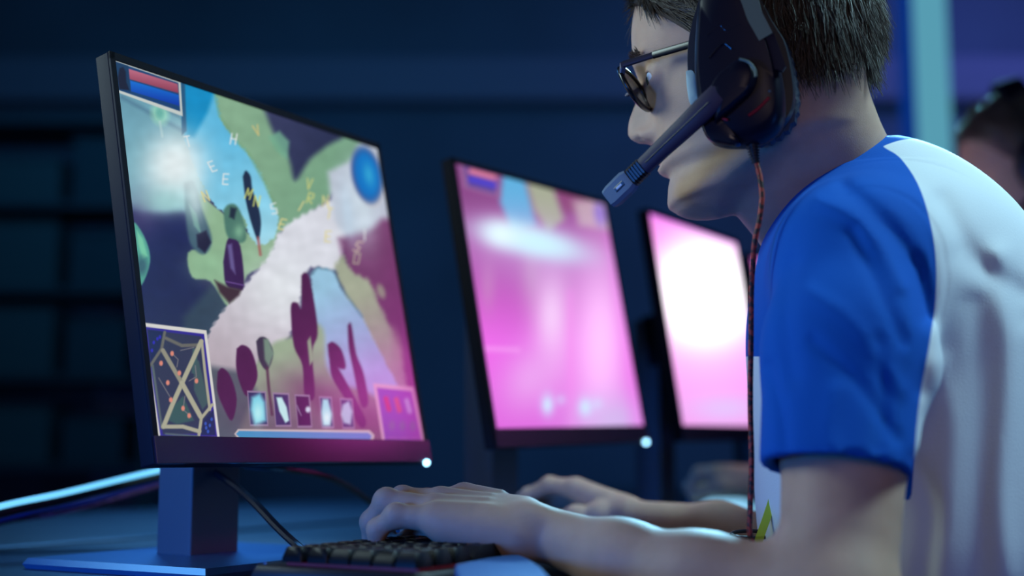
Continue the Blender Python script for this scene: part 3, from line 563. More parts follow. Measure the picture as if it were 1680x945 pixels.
def head_d(u, v, w, grow=0.0, nose=True):
    F = interp(w, *tF) + grow; B = interp(w, *tB) - grow; S = interp(w, *tS) + grow
    if nose:
        va = np.abs(v)
        F = F + interp(w, *tN) * np.exp(-(va / interp(w, *tNS)) ** 2.4)
        F = F + .007 * np.exp(-((w + .0435) / .006) ** 2 - ((va - .0125) / .006) ** 2)            # nostril wings
        F = F + .0045 * np.exp(-((w + .0655) / .0045) ** 2 - (v / .017) ** 4) + .0042 * np.exp(-((w + .0765) / .0048) ** 2 - (v / .016) ** 4)   # lips
        F = F - .0035 * np.exp(-((w + .0705) / .0018) ** 2 - (v / .022) ** 4)
        F = F + .004 * np.exp(-((w - .017) / .008) ** 2 - ((va - .028) / .02) ** 2)                # brow
        F = F - .009 * np.exp(-((w + .003) / .0115) ** 2 - ((va - .032) / .014) ** 2)             # eye socket
        F = F + .003 * np.exp(-((w + .110) / .012) ** 2 - (v / .018) ** 2)                         # chin
        S = S + .003 * np.exp(-((w + .03) / .02) ** 2)
    uc = interp(w, [-.15, -.130, -.115, -.10, -.085], [.030, .050, .046, .025, -.012]); a = np.where(u > uc, np.maximum(F - uc, .002), np.maximum(uc - B, .002)); S = np.maximum(S, .002)
    x = np.abs(u - uc) / a; y = np.abs(v) / S; n = np.where(u > uc, 2.25, 2.1)
    r = (x ** n + y ** n + 1e-9) ** (1 / n)
    g = np.sqrt((x / a) ** 2 + (y / S) ** 2) / np.maximum(r, 1e-4) + 1e-4
    d = (r - 1) / g
    over = np.maximum(w - (.126 + grow), -.1215 - w)
    return np.where(over > 0, np.maximum(d, over), d)
def put_head(f, fr, k=.012, grow=0.0, nose=True, mask=None, gfn=None):
    O, U, V, Wv = fr
    def fn(X, Y, Z):
        x, y, z = X - O[0], Y - O[1], Z - O[2]
        u = x * U[0] + y * U[1] + z * U[2]; v = x * V[0] + y * V[1] + z * V[2]; w = x * Wv[0] + y * Wv[1] + z * Wv[2]
        d = head_d(u, v, w, grow if gfn is None else gfn(u, v, w) * grow, nose)
        if mask is not None: d = np.maximum(d, mask(u, v, w))
        return d
    f.put(fn, O - .17, O + .17, k)
HY, HP = math.radians(18), math.radians(9)
_, hu, hv, hw = head_frame((0, 0, 0), HY, HP)
HO = P(1064, 124, 1.045) - .078 * hu - .034 * hv
HFR = (HO, hu, hv, hw)
def H(u, v, w): return HO + hu * u + hv * v + hw * w
def Lq(px, py, v):                       # point of the plane at sideways distance v from the head's middle
    r = ray(px, py); t = (v - (CAM - HO) @ hv) / (r @ hv); return CAM + r * t
def Luw(px, py, v): p = Lq(px, py, v) - HO; return p @ hu, p @ hw
LSH = P(1400, 432, .945); RSH = LSH - LT * .34; MID = (LSH + RSH) / 2
ELB = P(1372, 1000, .845); WRI = P(885, 872, .985)
NB = P(1372, 330, 1.105)                  # neck base
lo = np.array([-.16, .74, .66]); hi = np.array([.72, 1.66, 1.50])
f = Field(lo, hi, .0023)
T1 = P(1492, 455, 1.10); T2 = P(1515, 600, 1.10); T3 = P(1535, 860, 1.10)
# torso under the shirt
for a, rr in ((T1, (.080, .130, .085)), (T2, (.085, .13, .14)), (T3, (.085, .125, .15))): f.ell(a, (D, LT, UP), rr, .05)
f.cone(LSH - LT * .03, RSH + LT * .03, .045, .045, .04)
f.cone(MID + UP * .0 + D * .0, NB, .055, .055, .03)
f.cone(NB, H(-.022, 0, -.055), .056, .054, .02)
f.cone(H(.012, 0, -.085), P(1335, 372, 1.105), .036, .045, .02)
f.cone(NB + UP * .01, H(-.040, 0, -.03), .05, .05, .02)
put_head(f, HFR, .014)
for s in (1, -1):                        # lids over the eyeballs, then the opening between them
    ec = H(.0685, s * .032, -.003); f.ell(ec, (hu, hv, hw), (.0135, .0145, .0135), .006)
    f.ell(H(.1015, s * .0085, -.0465), (hu, hv, hw), (.0065, .0038, .0045), .002, '-')
    f.ell(ec + hu * .0115 + hv * s * .002, (hu, hv, hw), (.0085, .0125, .0046), .0015, '-')
# ears
for s in (1, -1):
    f.ell(H(-.010, s * .073, -.012), (hu + hv * s * .3, hw, hv), (.018, .031, .006), .006)
# left arm
f.cone(LSH, LSH + (ELB - LSH) * .5, .047, .043, .03); f.cone(LSH + (ELB - LSH) * .5, ELB, .043, .036, .02)
F1 = P(1150, 962, .895)
f.cone(ELB, F1, .037, .0335, .02); f.cone(F1, P(1020, 920, .935), .0335, .026, .02); f.cone(P(1020, 920, .935), WRI, .0255, .0195, .02)
# left hand
HX = P(715, 836, 1.01) - WRI; HX /= np.linalg.norm(HX); HN = np.cross(HX, LT); HN = HN if HN[2] > 0 else -HN; HN /= np.linalg.norm(HN)
def finger(pts, rs, k=.005, fld=None):
    for i in range(len(pts) - 1): (fld or f).cone(pts[i], pts[i + 1], rs[i], rs[i + 1], k)
    for p, r in list(zip(pts, rs))[1:-1]: (fld or f).ell(p, (CR, CF, CU), (r * 1.08,) * 3, k)
pm = [P(715, 852, .985), P(712, 838, 1.005), P(722, 826, 1.03), P(760, 819, 1.055)]       # knuckles: little, ring, middle, index
cb = [P(850, 872, .975), P(850, 862, .985), P(852, 856, .995), P(858, 850, 1.005)]
for i in range(4): f.cone(cb[i], pm[i], .0155, (.0125, .0125, .0125, .0125)[i], .012)
f.cone(cb[0] + UP * -.006, P(735, 868, .985), .017, .012, .012)                           # heel of the hand, little finger side
f.cone(P(850, 880, 1.0), P(775, 872, 1.03), .015, .012, .014)
finger([pm[0], P(650, 846, .990), P(619, 868, .995), P(616, 897, .997)], [.0105, .0085, .0072, .0058], .004)
finger([pm[1], P(634, 822, 1.015), P(609, 856, 1.022), P(606, 888, 1.026)], [.0112, .0092, .0078, .0062], .004)
finger([pm[2], P(660, 818, 1.045), P(634, 852, 1.058), P(632, 882, 1.062)], [.0115, .0092, .0080, .0066], .004)
finger([pm[3], P(700, 822, 1.075), P(676, 848, 1.09), P(668, 876, 1.095)], [.0115, .0092, .0080, .0066], .004)
finger([P(800, 866, 1.03), P(730, 870, 1.06), P(690, 872, 1.065), P(658, 890, 1.06)], [.016, .0115, .0095, .0070], .006)
for i in range(4):                                                                            # tendons over the back of the hand
    f.cone(cb[i] * .6 + pm[i] * .4 + HN * .0128, pm[i] + HN * .0075, .0028, .0042, .006)
f.ell(WRI + HN * .012 + LT * .012, (HX, LT, HN), (.012, .010, .008), .012)                  # wrist bone
# right arm and hand (resting on the mouse)
RE = P(1340, 912, 1.24); RW = P(1040, 851, 1.345)
f.cone(RSH, RE + np.array([.04, .03, .02]), .046, .038, .03); f.cone(RE + np.array([.04, .03, .02]), RE, .036, .034, .02)
f.cone(RE, P(1180, 868, 1.30), .032, .0235, .012); f.cone(P(1180, 868, 1.30), RW, .0235, .0185, .02)
rm = [P(930, 826, 1.475), P(935, 817, 1.45), P(937, 808, 1.425), P(945, 802, 1.40)]; rm = rm[::-1]
rc = [P(1030, 842, 1.355), P(1028, 842, 1.365), P(1026, 844, 1.375), P(1025, 846, 1.385)]
for i in range(4): f.cone(rc[i], rm[i], .0155, .0125, .012)
for i in range(4):
    b = rm[i]; sd = -LT * (.002 * i)
    finger([b, b + D * .032 + UP * (.003 - .002 * i), b + D * .058 - UP * .008, b + D * .072 - UP * .020], [.0112, .0092, .008, .0066], .004)
finger([rc[0] - UP * .004 + LT * .004, P(985, 846, 1.36), P(945, 848, 1.365), P(915, 850, 1.38)], [.015, .0115, .0098, .0078], .008)
body1 = thing('person', 'person in glasses and blue and white raglan t-shirt, leaning forward and typing', 'person', (MID[0], MID[1], 0))
fmesh = f.mesh(); link('body', fmesh, skin, body1, True)
# eyes, brows
iris = mat('eye_white', (.75, .75, .78), .12, spec=.8); irm = mat('iris', (.05, .07, .08), .1, spec=.8); lipm = mat('lip', (.5, .24, .22), .4)
def ball(c, r, ax=None, rr=None, sub=3):
    bm = bmesh.new(); bmesh.ops.create_icosphere(bm, subdivisions=sub, radius=1); m = MB()
    ax = ax or (CR, CF, CU); rr = rr or (r, r, r)
    m.add([np.asarray(c) + sum(np.asarray(a) * q * k for a, q, k in zip(ax, rr, v.co)) for v in bm.verts], [[v.index for v in g.verts] for g in bm.faces]); bm.free(); return m
for s in (1, -1):
    ec = H(.0683, s * .032, -.003)
    e = ball(ec, .0118).build('eyeball', iris, body1, smooth=True)
    ball(ec + hu * .0085 - hw * .001, .0058, (hu, hv, hw), (.0045, .0058, .0058)).build('iris', irm, e, smooth=True)
    for nm, a0, a1 in ():
        m = MB(); rg = []
        for t in np.linspace(-1.25, 1.25, 13):
            row = []
            for a in np.linspace(a0 * (.55 + .45 * math.cos(t)), a1, 6): row.append(ec + (hu * math.cos(t) * math.cos(a) + hv * math.sin(t) * math.cos(a * .9) + hw * math.sin(a)) * .0132)
            rg.append(row)
        vs = [p for r_ in rg for p in r_]; m.add(vs, [(i * 6 + j, i * 6 + j + 1, i * 6 + j + 7, i * 6 + j + 6) for i in range(12) for j in range(5)]); m.build(nm, skin, body1, smooth=True)
# ---------------- hair: scalp cap plus strands
def strands(roots, dirs, L, r, segs=5, curl=None, down=None):
    """three-sided tapering strands, bending towards down"""
    n = len(roots); P0 = roots.copy(); d = dirs / np.linalg.norm(dirs, axis=1, keepdims=True); rows = []; step = (L / segs)[:, None]
    for i in range(segs + 1):
        a = np.cross(d, [.3, .5, .81]); a /= np.linalg.norm(a, axis=1, keepdims=True) + 1e-9; b = np.cross(d, a); rr = (r * (1 - .8 * i / segs))[:, None]
        rows.append(np.stack([P0 + rr * (a * math.cos(t) + b * math.sin(t)) for t in (0, 2.094, 4.189)], 1))
        P0 = P0 + d * step; d = d + (down if down is not None else 0) * (1.0 / segs) + (curl * (rng.normal(size=d.shape)) if curl else 0); d /= np.linalg.norm(d, axis=1, keepdims=True)
    V = np.stack(rows, 1).reshape(-1, 3); per = (segs + 1) * 3; base = (np.arange(n) * per)[:, None, None]
    q = np.array([[i * 3 + k, i * 3 + (k + 1) % 3, i * 3 + 3 + (k + 1) % 3, i * 3 + 3 + k] for i in range(segs) for k in range(3)])[None]
    return V, (base + q).reshape(-1, 4)
def hairline(u, v, w):
    """positive outside the haired part of the head (local head coordinates)"""
    av = np.abs(v)
    front = np.where(u > -.02, (.072 - w) - np.clip((.092 - u), 0, .13) * 1.05, -1)      # forehead and temple line
    side = np.where(u <= -.02, (-.026 - w) + np.clip((-.07 - u) * .4, 0, .02), -1)
    ear = .0
    return np.maximum(front, side)
def make_hair(fr, parent, h, n, cap_m, name='hair', seed=1, thick=.013):
    O, U, V, Wv = fr; g = Field(O - .17, O + .17, h)
    tap = lambda u, v, w: .12 + .88 * np.clip(-hairline(u, v, w) / .045, 0, 1) ** .7
    put_head(g, fr, .001, grow=thick * .72, nose=False, gfn=tap, mask=lambda u, v, w: np.clip(hairline(u, v, w) * .9, -.2, .2) + .004)
    me = g.mesh(); cv = np.empty(len(me.vertices) * 3, np.float32); me.vertices.foreach_get('co', cv)
    r = np.random.default_rng(seed)
    th = r.uniform(0, 2 * math.pi, n * 4); w = r.uniform(-.07, .125, n * 4)
    F = np.interp(w, *tF) + thick - .003; B = np.interp(w, *tB) - thick + .003; S = np.interp(w, *tS) + thick - .003
    F = np.where(w > .118, F, F); uc = -.012; cu = np.cos(th); cv_ = np.sin(th)
    a = np.where(cu > 0, F - uc, uc - B); rad = 1 / (np.abs(cu) ** 2.2 + np.abs(cv_) ** 2.2) ** (1 / 2.2)
    u = uc + a * cu * rad; v = S * cv_ * rad
    ok = hairline(u, v, w) < -.002; u, v, w, cu, cv_ = [q[ok][:n] for q in (u, v, w, cu, cv_)]
    tp = (1 - tap(u, v, w))[:, None] * thick; nin = np.stack([cu, cv_, np.zeros_like(cu)], 1)
    nrm = np.stack([cu / 1.0, cv_ * 1.2, np.clip((w - .05) * 12, 0, 3)], 1); nrm /= np.linalg.norm(nrm, axis=1, keepdims=True)
    crown = np.array([-.05, 0, .12]); pos = np.stack([u, v, w], 1) - nin * tp
    flow = pos - crown; flow[:, 2] -= .06; flow -= nrm * (flow * nrm).sum(1, keepdims=True); flow /= np.linalg.norm(flow, axis=1, keepdims=True) + 1e-9
    fb = np.clip((u - .0) / .04, 0, 1)[:, None]; fl2 = np.stack([np.full(len(u), -.75), np.sign(v) * .15, np.full(len(u), -.45)], 1); flow = flow * (1 - fb) + fl2 * fb; flow -= nrm * (flow * nrm).sum(1, keepdims=True); flow /= np.linalg.norm(flow, axis=1, keepdims=True) + 1e-9
    cl = np.sin(u * 190 + 3 * np.sin(w * 70)) * .25 + np.sin(v * 230 + w * 90) * .2
    tang = np.cross(nrm, flow)
    d = flow + nrm * r.uniform(.0, .26, (len(u), 1)) + tang * (cl[:, None] + r.normal(0, .14, (len(u), 1)))
    M3 = np.stack([U, V, Wv]); Vs, Q = strands(O + pos @ M3, d @ M3, r.uniform(.018, .042, len(u)), r.uniform(.00045, .0008, len(u)), 5, .05, -np.array([0, 0, .25]))
    nc = len(cv) // 3; q4 = []; t3 = []
    for p_ in me.polygons:
        (q4 if len(p_.vertices) == 4 else t3).append(tuple(p_.vertices))
    big = npmesh(np.concatenate([cv.reshape(-1, 3), Vs]), np.concatenate([np.array(q4), Q + nc]), np.array(t3) if t3 else None)
    return link(name, big, cap_m, parent, True)
make_hair(HFR, body1, .003, 20000, hair_m)
for s in (1, -1):                        # eyebrows
    n = 160; t = rng.uniform(-1, 1, n); rt = np.array([H(.0925 - .012 * (abs(tt) ** 2) * .6 - abs(.028 + tt * .016) * .14, s * (.028 + tt * .018), .016 + .003 * (1 - tt * tt) + rng.normal(0, .0014)) for tt in t])
    Vs, Q = strands(rt, np.tile(hv * s * .9 + hw * .2 + hu * .25, (n, 1)) + rng.normal(0, .15, (n, 3)), np.full(n, .008), np.full(n, .0004), 3, .02)
    link('eyebrow', npmesh(Vs, Q), hair_m, body1, True)
# ---------------- shirt
shf = Field(np.array([.0, .74, .62]), np.array([.82, 1.72, 1.30]), .0032)
SB = [((1484, 425, 1.10), (.095, .150, .078)), ((1462, 322, 1.105), (.050, .070, .042)), ((1480, 510, 1.10), (.115, .160, .11)), ((1490, 640, 1.10), (.125, .165, .13)), ((1510, 860, 1.10), (.130, .165, .15))]
for a, rr in SB: shf.ell(P(*a), (D, LT, UP), rr, .05)
shf.cone(LSH - LT * .035 + UP * .0, RSH + LT * .035, .062, .062, .05)
shf.cone(MID - UP * .005 - D * .01, NB + UP * -.02 - D * .012, .070, .060, .04)
S1 = P(1374, 745, .878)
shf.cone(LSH + UP * .002, LSH + (S1 - LSH) * .5 + CR * .004, .0555, .0560, .03); shf.cone(LSH + (S1 - LSH) * .5, S1 + (S1 - LSH) * .35, .0575, .0475, .02)
S2 = RSH + (RE + np.array([.04, .03, .02]) - RSH) * .62
shf.cone(RSH, S2, .058, .052, .03)
# folds pressed into the cloth, given as lines on the near side of the sleeve and back
X, Y, Z = np.meshgrid(*[shf.lo[k] + shf.h * np.arange(shf.n[k]) for k in range(3)], indexing='ij'); X = X.astype(np.float32); Y = Y.astype(np.float32); Z = Z.astype(np.float32)
fw = (Y * CF[1] + (Z - CAMZ) * CF[2]); PX = 840 + FPX * X / fw; PY = 472.5 - FPX * (Y * CU[1] + (Z - CAMZ) * CU[2]) / fw; del fw
near = 1 / (1 + np.exp((Y - 1.03) / .02))
near_b = 1 / (1 + np.exp(((X - MID[0]) * -LT[0] + (Y - MID[1]) * -LT[1] - .0) / .02))
def fold(pts, w, amp, gate):
    pts = spline([np.array(p, float) for p in pts], 4); x0 = min(p[0] for p in pts) - 4 * w; x1 = max(p[0] for p in pts) + 4 * w; y0 = min(p[1] for p in pts) - 4 * w; y1 = max(p[1] for p in pts) + 4 * w
    m = (PX > x0) & (PX < x1) & (PY > y0) & (PY < y1) & (np.abs(shf.a) < .03); px, py = PX[m], PY[m]; dm = np.full(px.shape, 1e9, np.float32)
    for p, q in zip(pts[:-1], pts[1:]):
        dx, dy = q - p; t = np.clip(((px - p[0]) * dx + (py - p[1]) * dy) / (dx * dx + dy * dy + 1e-9), 0, 1); dm = np.minimum(dm, np.hypot(px - p[0] - t * dx, py - p[1] - t * dy))
    shf.a[m] += amp * np.exp(-(dm / w) ** 2) * gate[m]
for pts, w_, am in (([(1385, 310), (1430, 345), (1475, 395), (1508, 450), (1520, 520)], 15, .0042), ([(1345, 330), (1395, 352), (1440, 400), (1480, 470)], 12, -.003), ([(1500, 430), (1515, 540), (1508, 640)], 14, .0025),
                   ([(1300, 430), (1290, 520), (1300, 620)], 14, .0025), ([(1400, 380), (1440, 470), (1480, 560)], 12, .0028), ([(1330, 480), (1400, 530), (1480, 640)], 14, -.002), ([(1335, 560), (1400, 620), (1470, 720)], 11, .0022),
                   ([(1262, 600), (1285, 680), (1290, 740)], 9, .003), ([(1370, 640), (1360, 700), (1370, 750)], 14, -.002), ([(1440, 560), (1450, 640), (1440, 740)], 12, .0025)): fold(pts, w_, am, near)
for pts, w_, am in (([(1640, 420), (1655, 600), (1640, 800), (1650, 945)], 22, -.0035), ([(1600, 500), (1612, 680), (1600, 945)], 24, .003), ([(1540, 600), (1560, 720), (1540, 945)], 22, -.0025), ([(1575, 420), (1640, 470), (1680, 520)], 22, .002),
                   ([(1500, 760), (1530, 840), (1520, 945)], 18, .003), ([(1545, 330), (1600, 420), (1680, 480)], 20, .003)): fold(pts, w_, am, np.ones_like(near) * near_b)
near = near_b = PX = PY = None; X = Y = Z = None
inner = np.maximum(shf.a, -(shf.a + .009)); shf.a = inner
# sleeve and neck openings
def cut(fld, fn):
    ax = [(fld.lo[k] + fld.h * np.arange(fld.n[k])).astype(np.float32) for k in range(3)]; fld.a = np.maximum(fld.a, fn(ax[0][:, None, None], ax[1][None, :, None], ax[2][None, None, :]))
sd = (S1 - LSH) / np.linalg.norm(S1 - LSH); c1 = P(1372, 768, .868); sdn = np.array([sd[0] + .09, sd[1] + .25, sd[2]]); sdn /= np.linalg.norm(sdn)
cut(shf, lambda X, Y, Z: np.where((X - c1[0]) ** 2 + (Y - c1[1]) ** 2 < .095 ** 2, (X - c1[0]) * sdn[0] + (Y - c1[1]) * sdn[1] + (Z - c1[2]) * sdn[2], -1) * (Y < 1.0) + -1 * (Y >= 1.0))
nd = (H(-.03, 0, -.04) - NB); nd /= np.linalg.norm(nd); nc = NB - D * .055 + UP * .050; nn = D * .62 + UP * .72; nn /= np.linalg.norm(nn)
cut(shf, lambda X, Y, Z: np.where(((X - NB[0]) ** 2 + (Y - NB[1]) ** 2 + (Z - NB[2] - .02) ** 2) < .13 ** 2, (X - nc[0]) * nn[0] + (Y - nc[1]) * nn[1] + (Z - nc[2]) * nn[2], -1))
sme = shf.mesh()
# raglan colouring: distance to the seam, stored per vertex and cut sharply in the material
def sdpoly(x, y, pts):
    ins = np.zeros(len(x), bool); dm = np.full(len(x), 1e9); n = len(pts)
    for i in range(n):
        (x0, y0), (x1, y1) = pts[i], pts[(i + 1) % n]
        if y0 != y1: ins ^= ((y0 > y) != (y1 > y)) & (x < (x1 - x0) * (y - y0) / (y1 - y0) + x0)
        dx, dy = x1 - x0, y1 - y0; t = np.clip(((x - x0) * dx + (y - y0) * dy) / (dx * dx + dy * dy), 0, 1); dm = np.minimum(dm, np.hypot(x - x0 - t * dx, y - y0 - t * dy))
    return np.where(ins, dm, -dm) * .0005
nf = len(sme.vertices); cen = np.empty(nf * 3, np.float32); sme.vertices.foreach_get('co', cen); cen = cen.reshape(-1, 3).astype(float)
side = (cen - MID) @ LT; m2 = np.where((side < 0)[:, None], cen - 2 * side[:, None] * LT, cen)      # mirror the far side onto the near one
q = m2 - CAM; fwd = q @ CF; pxx = 840 + FPX * (q @ CR) / fwd; pyy = 472.5 - FPX * (q @ CU) / fwd
seam = [tuple(p) for p in spline([np.array(p, float) for p in ((1452, 200), (1446, 236), (1476, 258), (1505, 300), (1524, 355), (1535, 420), (1535, 490), (1524, 570), (1507, 670), (1495, 820))], 4)] + [(1200, 820), (1200, 150)]
sleeve = np.minimum(sdpoly(pxx, pyy, seam), ((m2 - MID) @ LT) - .02)
sidepanel = np.minimum(((m2 - MID) @ D) - .050, np.minimum((pyy - 585) * .0005, .150 - ((m2 - MID) @ LT)))
collar = np.minimum(((cen - nc) @ nn) + .015, .125 - np.linalg.norm(cen - NB, axis=1))
val = np.maximum(np.minimum(sleeve, -sidepanel), collar)
at = sme.attributes.new('seam', 'FLOAT', 'POINT'); at.data.foreach_set('value', val.astype(np.float32))
sh_m = mat('raglan_cloth', (.5, .5, .5), .9, bump=.12, bscale=600, spec=.15); nt = sh_m.node_tree; b = nt.nodes['Principled BSDF']
an = nt.nodes.new('ShaderNodeAttribute'); an.attribute_name = 'seam'; mr = nt.nodes.new('ShaderNodeMapRange'); mr.inputs['From Min'].default_value = -.0006; mr.inputs['From Max'].default_value = .0006
mx = nt.nodes.new('ShaderNodeMix'); mx.data_type = 'RGBA'; mx.inputs[6].default_value = (.70, .74, .78, 1); mx.inputs[7].default_value = (.004, .095, .47, 1)
nt.links.new(an.outputs['Fac'], mr.inputs['Value']); nt.links.new(mr.outputs[0], mx.inputs[0]); nt.links.new(mx.outputs[2], b.inputs['Base Color'])
so = link('shirt', sme, sh_m, body1, True, label='raglan t-shirt with white body and blue sleeves and collar')
# trousers and legs below the desk
den = mat('denim', (.02, .03, .07), .85)
jf = Field(np.array([-.35, .55, .0]), np.array([.85, 1.75, .80]), .008)
hp = P(1540, 1000, 1.10); hp[2] = .60
jf.ell(hp, (D, LT, UP), (.12, .175, .13), .04)
for s in (1, -1):
    a = hp + LT * s * .09 - UP * .03; kn = a + D * .42 + UP * .03; ft = kn - UP * .42 + D * .02; ft[2] = .09
    jf.cone(a, kn, .085, .062, .04); jf.cone(kn, ft, .06, .042, .02)
link('trousers', jf.mesh(), den, body1, True)
for s in (1, -1):
    a = hp + LT * s * .09 + D * .44; a[2] = .045
    MB().rings([[a + D * (x * k + .06) + LT * y * k + UP * z for x, y in ((-.12, -.03), (-.12, .03), (-.04, .042), (.06, .046), (.12, .028), (.12, -.028), (.06, -.046), (-.04, -.042))] for z, k in ((-.045, .96), (-.03, 1), (.0, .95), (.035, .7))]).build('shoe', blk, body1, smooth=True)
settle(body1)
# office stool carrying the seated player
st = thing('gaming_chair', 'dark swivel seat under the player in glasses', 'chair', (hp[0], hp[1], 0))
MB().box((hp[0], hp[1], .435), D * .23, LT * .24, UP * .035, .025).build('seat', blk, st, smooth=True)
MB().tube([(hp[0], hp[1], .06), (hp[0], hp[1], .40)], .03, 14).build('gas_column', bez, st)
for k in range(5):
    a = k * 2 * math.pi / 5; d5 = np.array([math.cos(a), math.sin(a), 0]); MB().tube([(hp[0], hp[1], .09), tuple(np.array([hp[0], hp[1], .06]) + d5 * .29)], [.03, .018], 8).build('leg', bez, st)
    ball(np.array([hp[0], hp[1], .027]) + d5 * .29, .026, sub=2).build('caster', blk, st, smooth=True)
settle(st)
# ------------------------------------------------------------ headset
hs = thing('headset', 'black gaming headset with boom microphone worn by the player in glasses', 'headset', tuple(H(0, .1, 0)))
cup_m = mat('headset_shell', (.005, .005, .016), .36, spec=.25); pad_l = mat('ear_pad_leather', (.03, .045, .08), .55, bump=.3, bscale=400); sl_m = mat('slider_metal', (.10, .14, .135), .45, metal=.3); mic_m = mat('mic_grey', (.12, .17, .25), .5, spec=.3); boom_m = mat('boom_plastic', (.028, .020, .052), .5, spec=.3)
def resample(poly, n=48):
    p = [np.array(q, float) for q in poly]; p = spline(p + [p[0]], 6)[:-1]; p = np.array(p); d = np.r_[0, np.cumsum(np.linalg.norm(np.diff(np.vstack([p, p[:1]]), axis=0), axis=1))]
    t = np.linspace(0, d[-1], n, endpoint=False); pp = np.vstack([p, p[:1]]); return np.stack([np.interp(t, d, pp[:, k]) for k in range(2)], 1)
shell_px = [(1168, -70), (1146, -10), (1140, 50), (1138, 110), (1143, 165), (1149, 200), (1158, 224), (1175, 235), (1205, 238), (1238, 234), (1264, 222), (1282, 200), (1286, 160), (1279, 110), (1264, 60), (1244, 20), (1222, -40), (1195, -80)]
cush_px = [(1152, -30), (1130, 45), (1124, 100), (1129, 150), (1140, 190), (1162, 220), (1200, 234), (1260, 230), (1296, 205), (1309, 170), (1305, 120), (1293, 70), (1272, 35), (1244, -15), (1200, -60)]
def uw(poly, v): return np.array([Luw(x, y, v) for x, y in poly])
def pill(poly_uw, stack, m, name, parent, sm=True):
    c = poly_uw.mean(0); rg = [[H(*( [c[0] + (a - c[0]) * s, v, c[1] + (b - c[1]) * s])) for a, b in poly_uw] for v, s in stack]
    return MB().rings(rg).build(name, m, parent, smooth=sm)
PS = resample(uw(shell_px, .118), 64); PC = resample(uw(cush_px, .09), 90)
def mirror_(stack): return [(-v, s) for v, s in stack]
cup = None
for sg in (1, -1):
    fl = (lambda st: st) if sg == 1 else mirror_
    c = pill(PS, fl([(.094, .93), (.100, .99), (.108, 1.0), (.116, .985), (.122, .93), (.125, .84), (.126, .5)]), cup_m, 'ear_cup', hs)
    pill(PC, fl([(.080, .80), (.082, .90), (.086, .95), (.090, .96), (.095, .93)]), mat('cup_flange', (.015, .02, .035), .4) if sg == 1 else MATS['cup_flange'], 'cup_flange', hs)
    cc = PC.mean(0); rg = []
    for j, (v, s) in enumerate(((.0665, .86), (.066, .93), (.070, .99), (.076, 1.0), (.081, .98), (.083, .93))):
        rg.append([H(cc[0] + (a - cc[0]) * (s + (.014 * (1 if k % 2 else -1) if 1 <= j <= 4 else 0)), sg * v, cc[1] + (b - cc[1]) * (s + (.014 * (1 if k % 2 else -1) if 1 <= j <= 4 else 0))) for k, (a, b) in enumerate(PC)])
    MB().rings(rg).build('ear_cushion', pad_l, hs, smooth=True)
    if sg == 1: cup = c
def strip_px(pts, v, th, wd, m, name, parent, label=None):
    q = [Lq(x, y, v) for x, y in pts]; o = MB().tube(spline(q, 6), wd, 8).build(name, m, parent, smooth=True)
    if label: o['label'] = label
    return o
# raised pivot lobe, rings and red accents on the near cup
lobe = uw([(1175, 200), (1160, 165), (1172, 130), (1200, 104), (1218, 96), (1234, 104), (1241, 122), (1232, 150), (1205, 175)], .13)
L_ = resample(lobe, 40); pill(L_, [(.122, 1.06), (.130, 1.0), (.134, .93), (.136, .8), (.1365, .4)], cup_m, 'pivot_lobe', cup)
strip_px([(1213, 97), (1228, 102), (1238, 114), (1240, 126)], .1355, 0, .0011, sl_m, 'lobe_rim', cup)
strip_px([(1228, 190), (1244, 178), (1262, 160)], .1262, 0, .0012, red_m, 'accent_line', cup, 'dull red accent line'); strip_px([(1160, 186), (1176, 192), (1194, 197)], .1268, 0, .0010, red_m, 'accent_line', cup, 'dull red accent line')
strip_px([(1160, 58), (1180, 42), (1192, 50), (1215, 40)], .1255, 0, .0006, blk_gloss, 'groove_line', cup); strip_px([(1163, 95), (1185, 72), (1200, 80)], .1262, 0, .0006, blk_gloss, 'groove_line', cup)
ch = uw([(1150, 200), (1152, 190), (1160, 186), (1190, 200), (1215, 236), (1180, 236), (1160, 226)], .12); pill(resample(ch, 30), [(.116, 1.02), (.1235, 1.0), (.1255, .85), (.126, .5)], blk_gloss, 'lower_bumper', cup)
pale = uw([(1125, 117), (1133, 114), (1140, 122), (1145, 155), (1147, 164), (1133, 172), (1127, 145)], .0965); pill(resample(pale, 30), [(.094, 1.0), (.0965, .98), (.0972, .6)], mat('lit_patch_paint', (.42, .58, .56), .6), 'lit_flange_patch', cup)  # lit front of the flange, imitated by an added pale crescent
ball(Lq(1263, 150, .124), .0018, sub=2).build('screw', sl_m, cup, smooth=True)
# headband: slider plates on both sides and the arch over the head
def plate(pts, v0, th, m, name, parent, sg=1):
    poly = [Luw(x, y, v0) for x, y in pts]; return MB().rings([[H(a, sg * (v0 + t), b) for a, b in poly] for t in (-th / 2, th / 2)]).build(name, m, parent)
for sg in (1, -1):
    plate([(1208, -60), (1232, -60), (1240, -20), (1250, 20), (1268, 55), (1246, 68), (1228, 36), (1214, 0)], .1235, .004, sl_m, 'slider', hs, sg)
    plate([(1246, 68), (1270, 54), (1290, 110), (1284, 118), (1262, 112)], .121, .005, cup_m, 'hinge', hs, sg)
c0 = Luw(1222, -50, .1225); m = MB(); rg = []
for a in np.linspace(-.02, math.pi + .02, 25):
    v = .1215 * math.cos(a); w = c0[1] + (.153 - c0[1]) * math.sin(a); uu = c0[0] + (.0 - c0[0]) * math.sin(a) * .6; nv, nw = math.cos(a), math.sin(a)
    rg.append([H(uu + x, v + nv * y, w + nw * y) for x, y in ((-.018, -.004), (.018, -.004), (.020, .0), (.018, .005), (-.018, .005), (-.020, 0))])
m.rings(rg).build('headband', cup_m, hs, smooth=True)
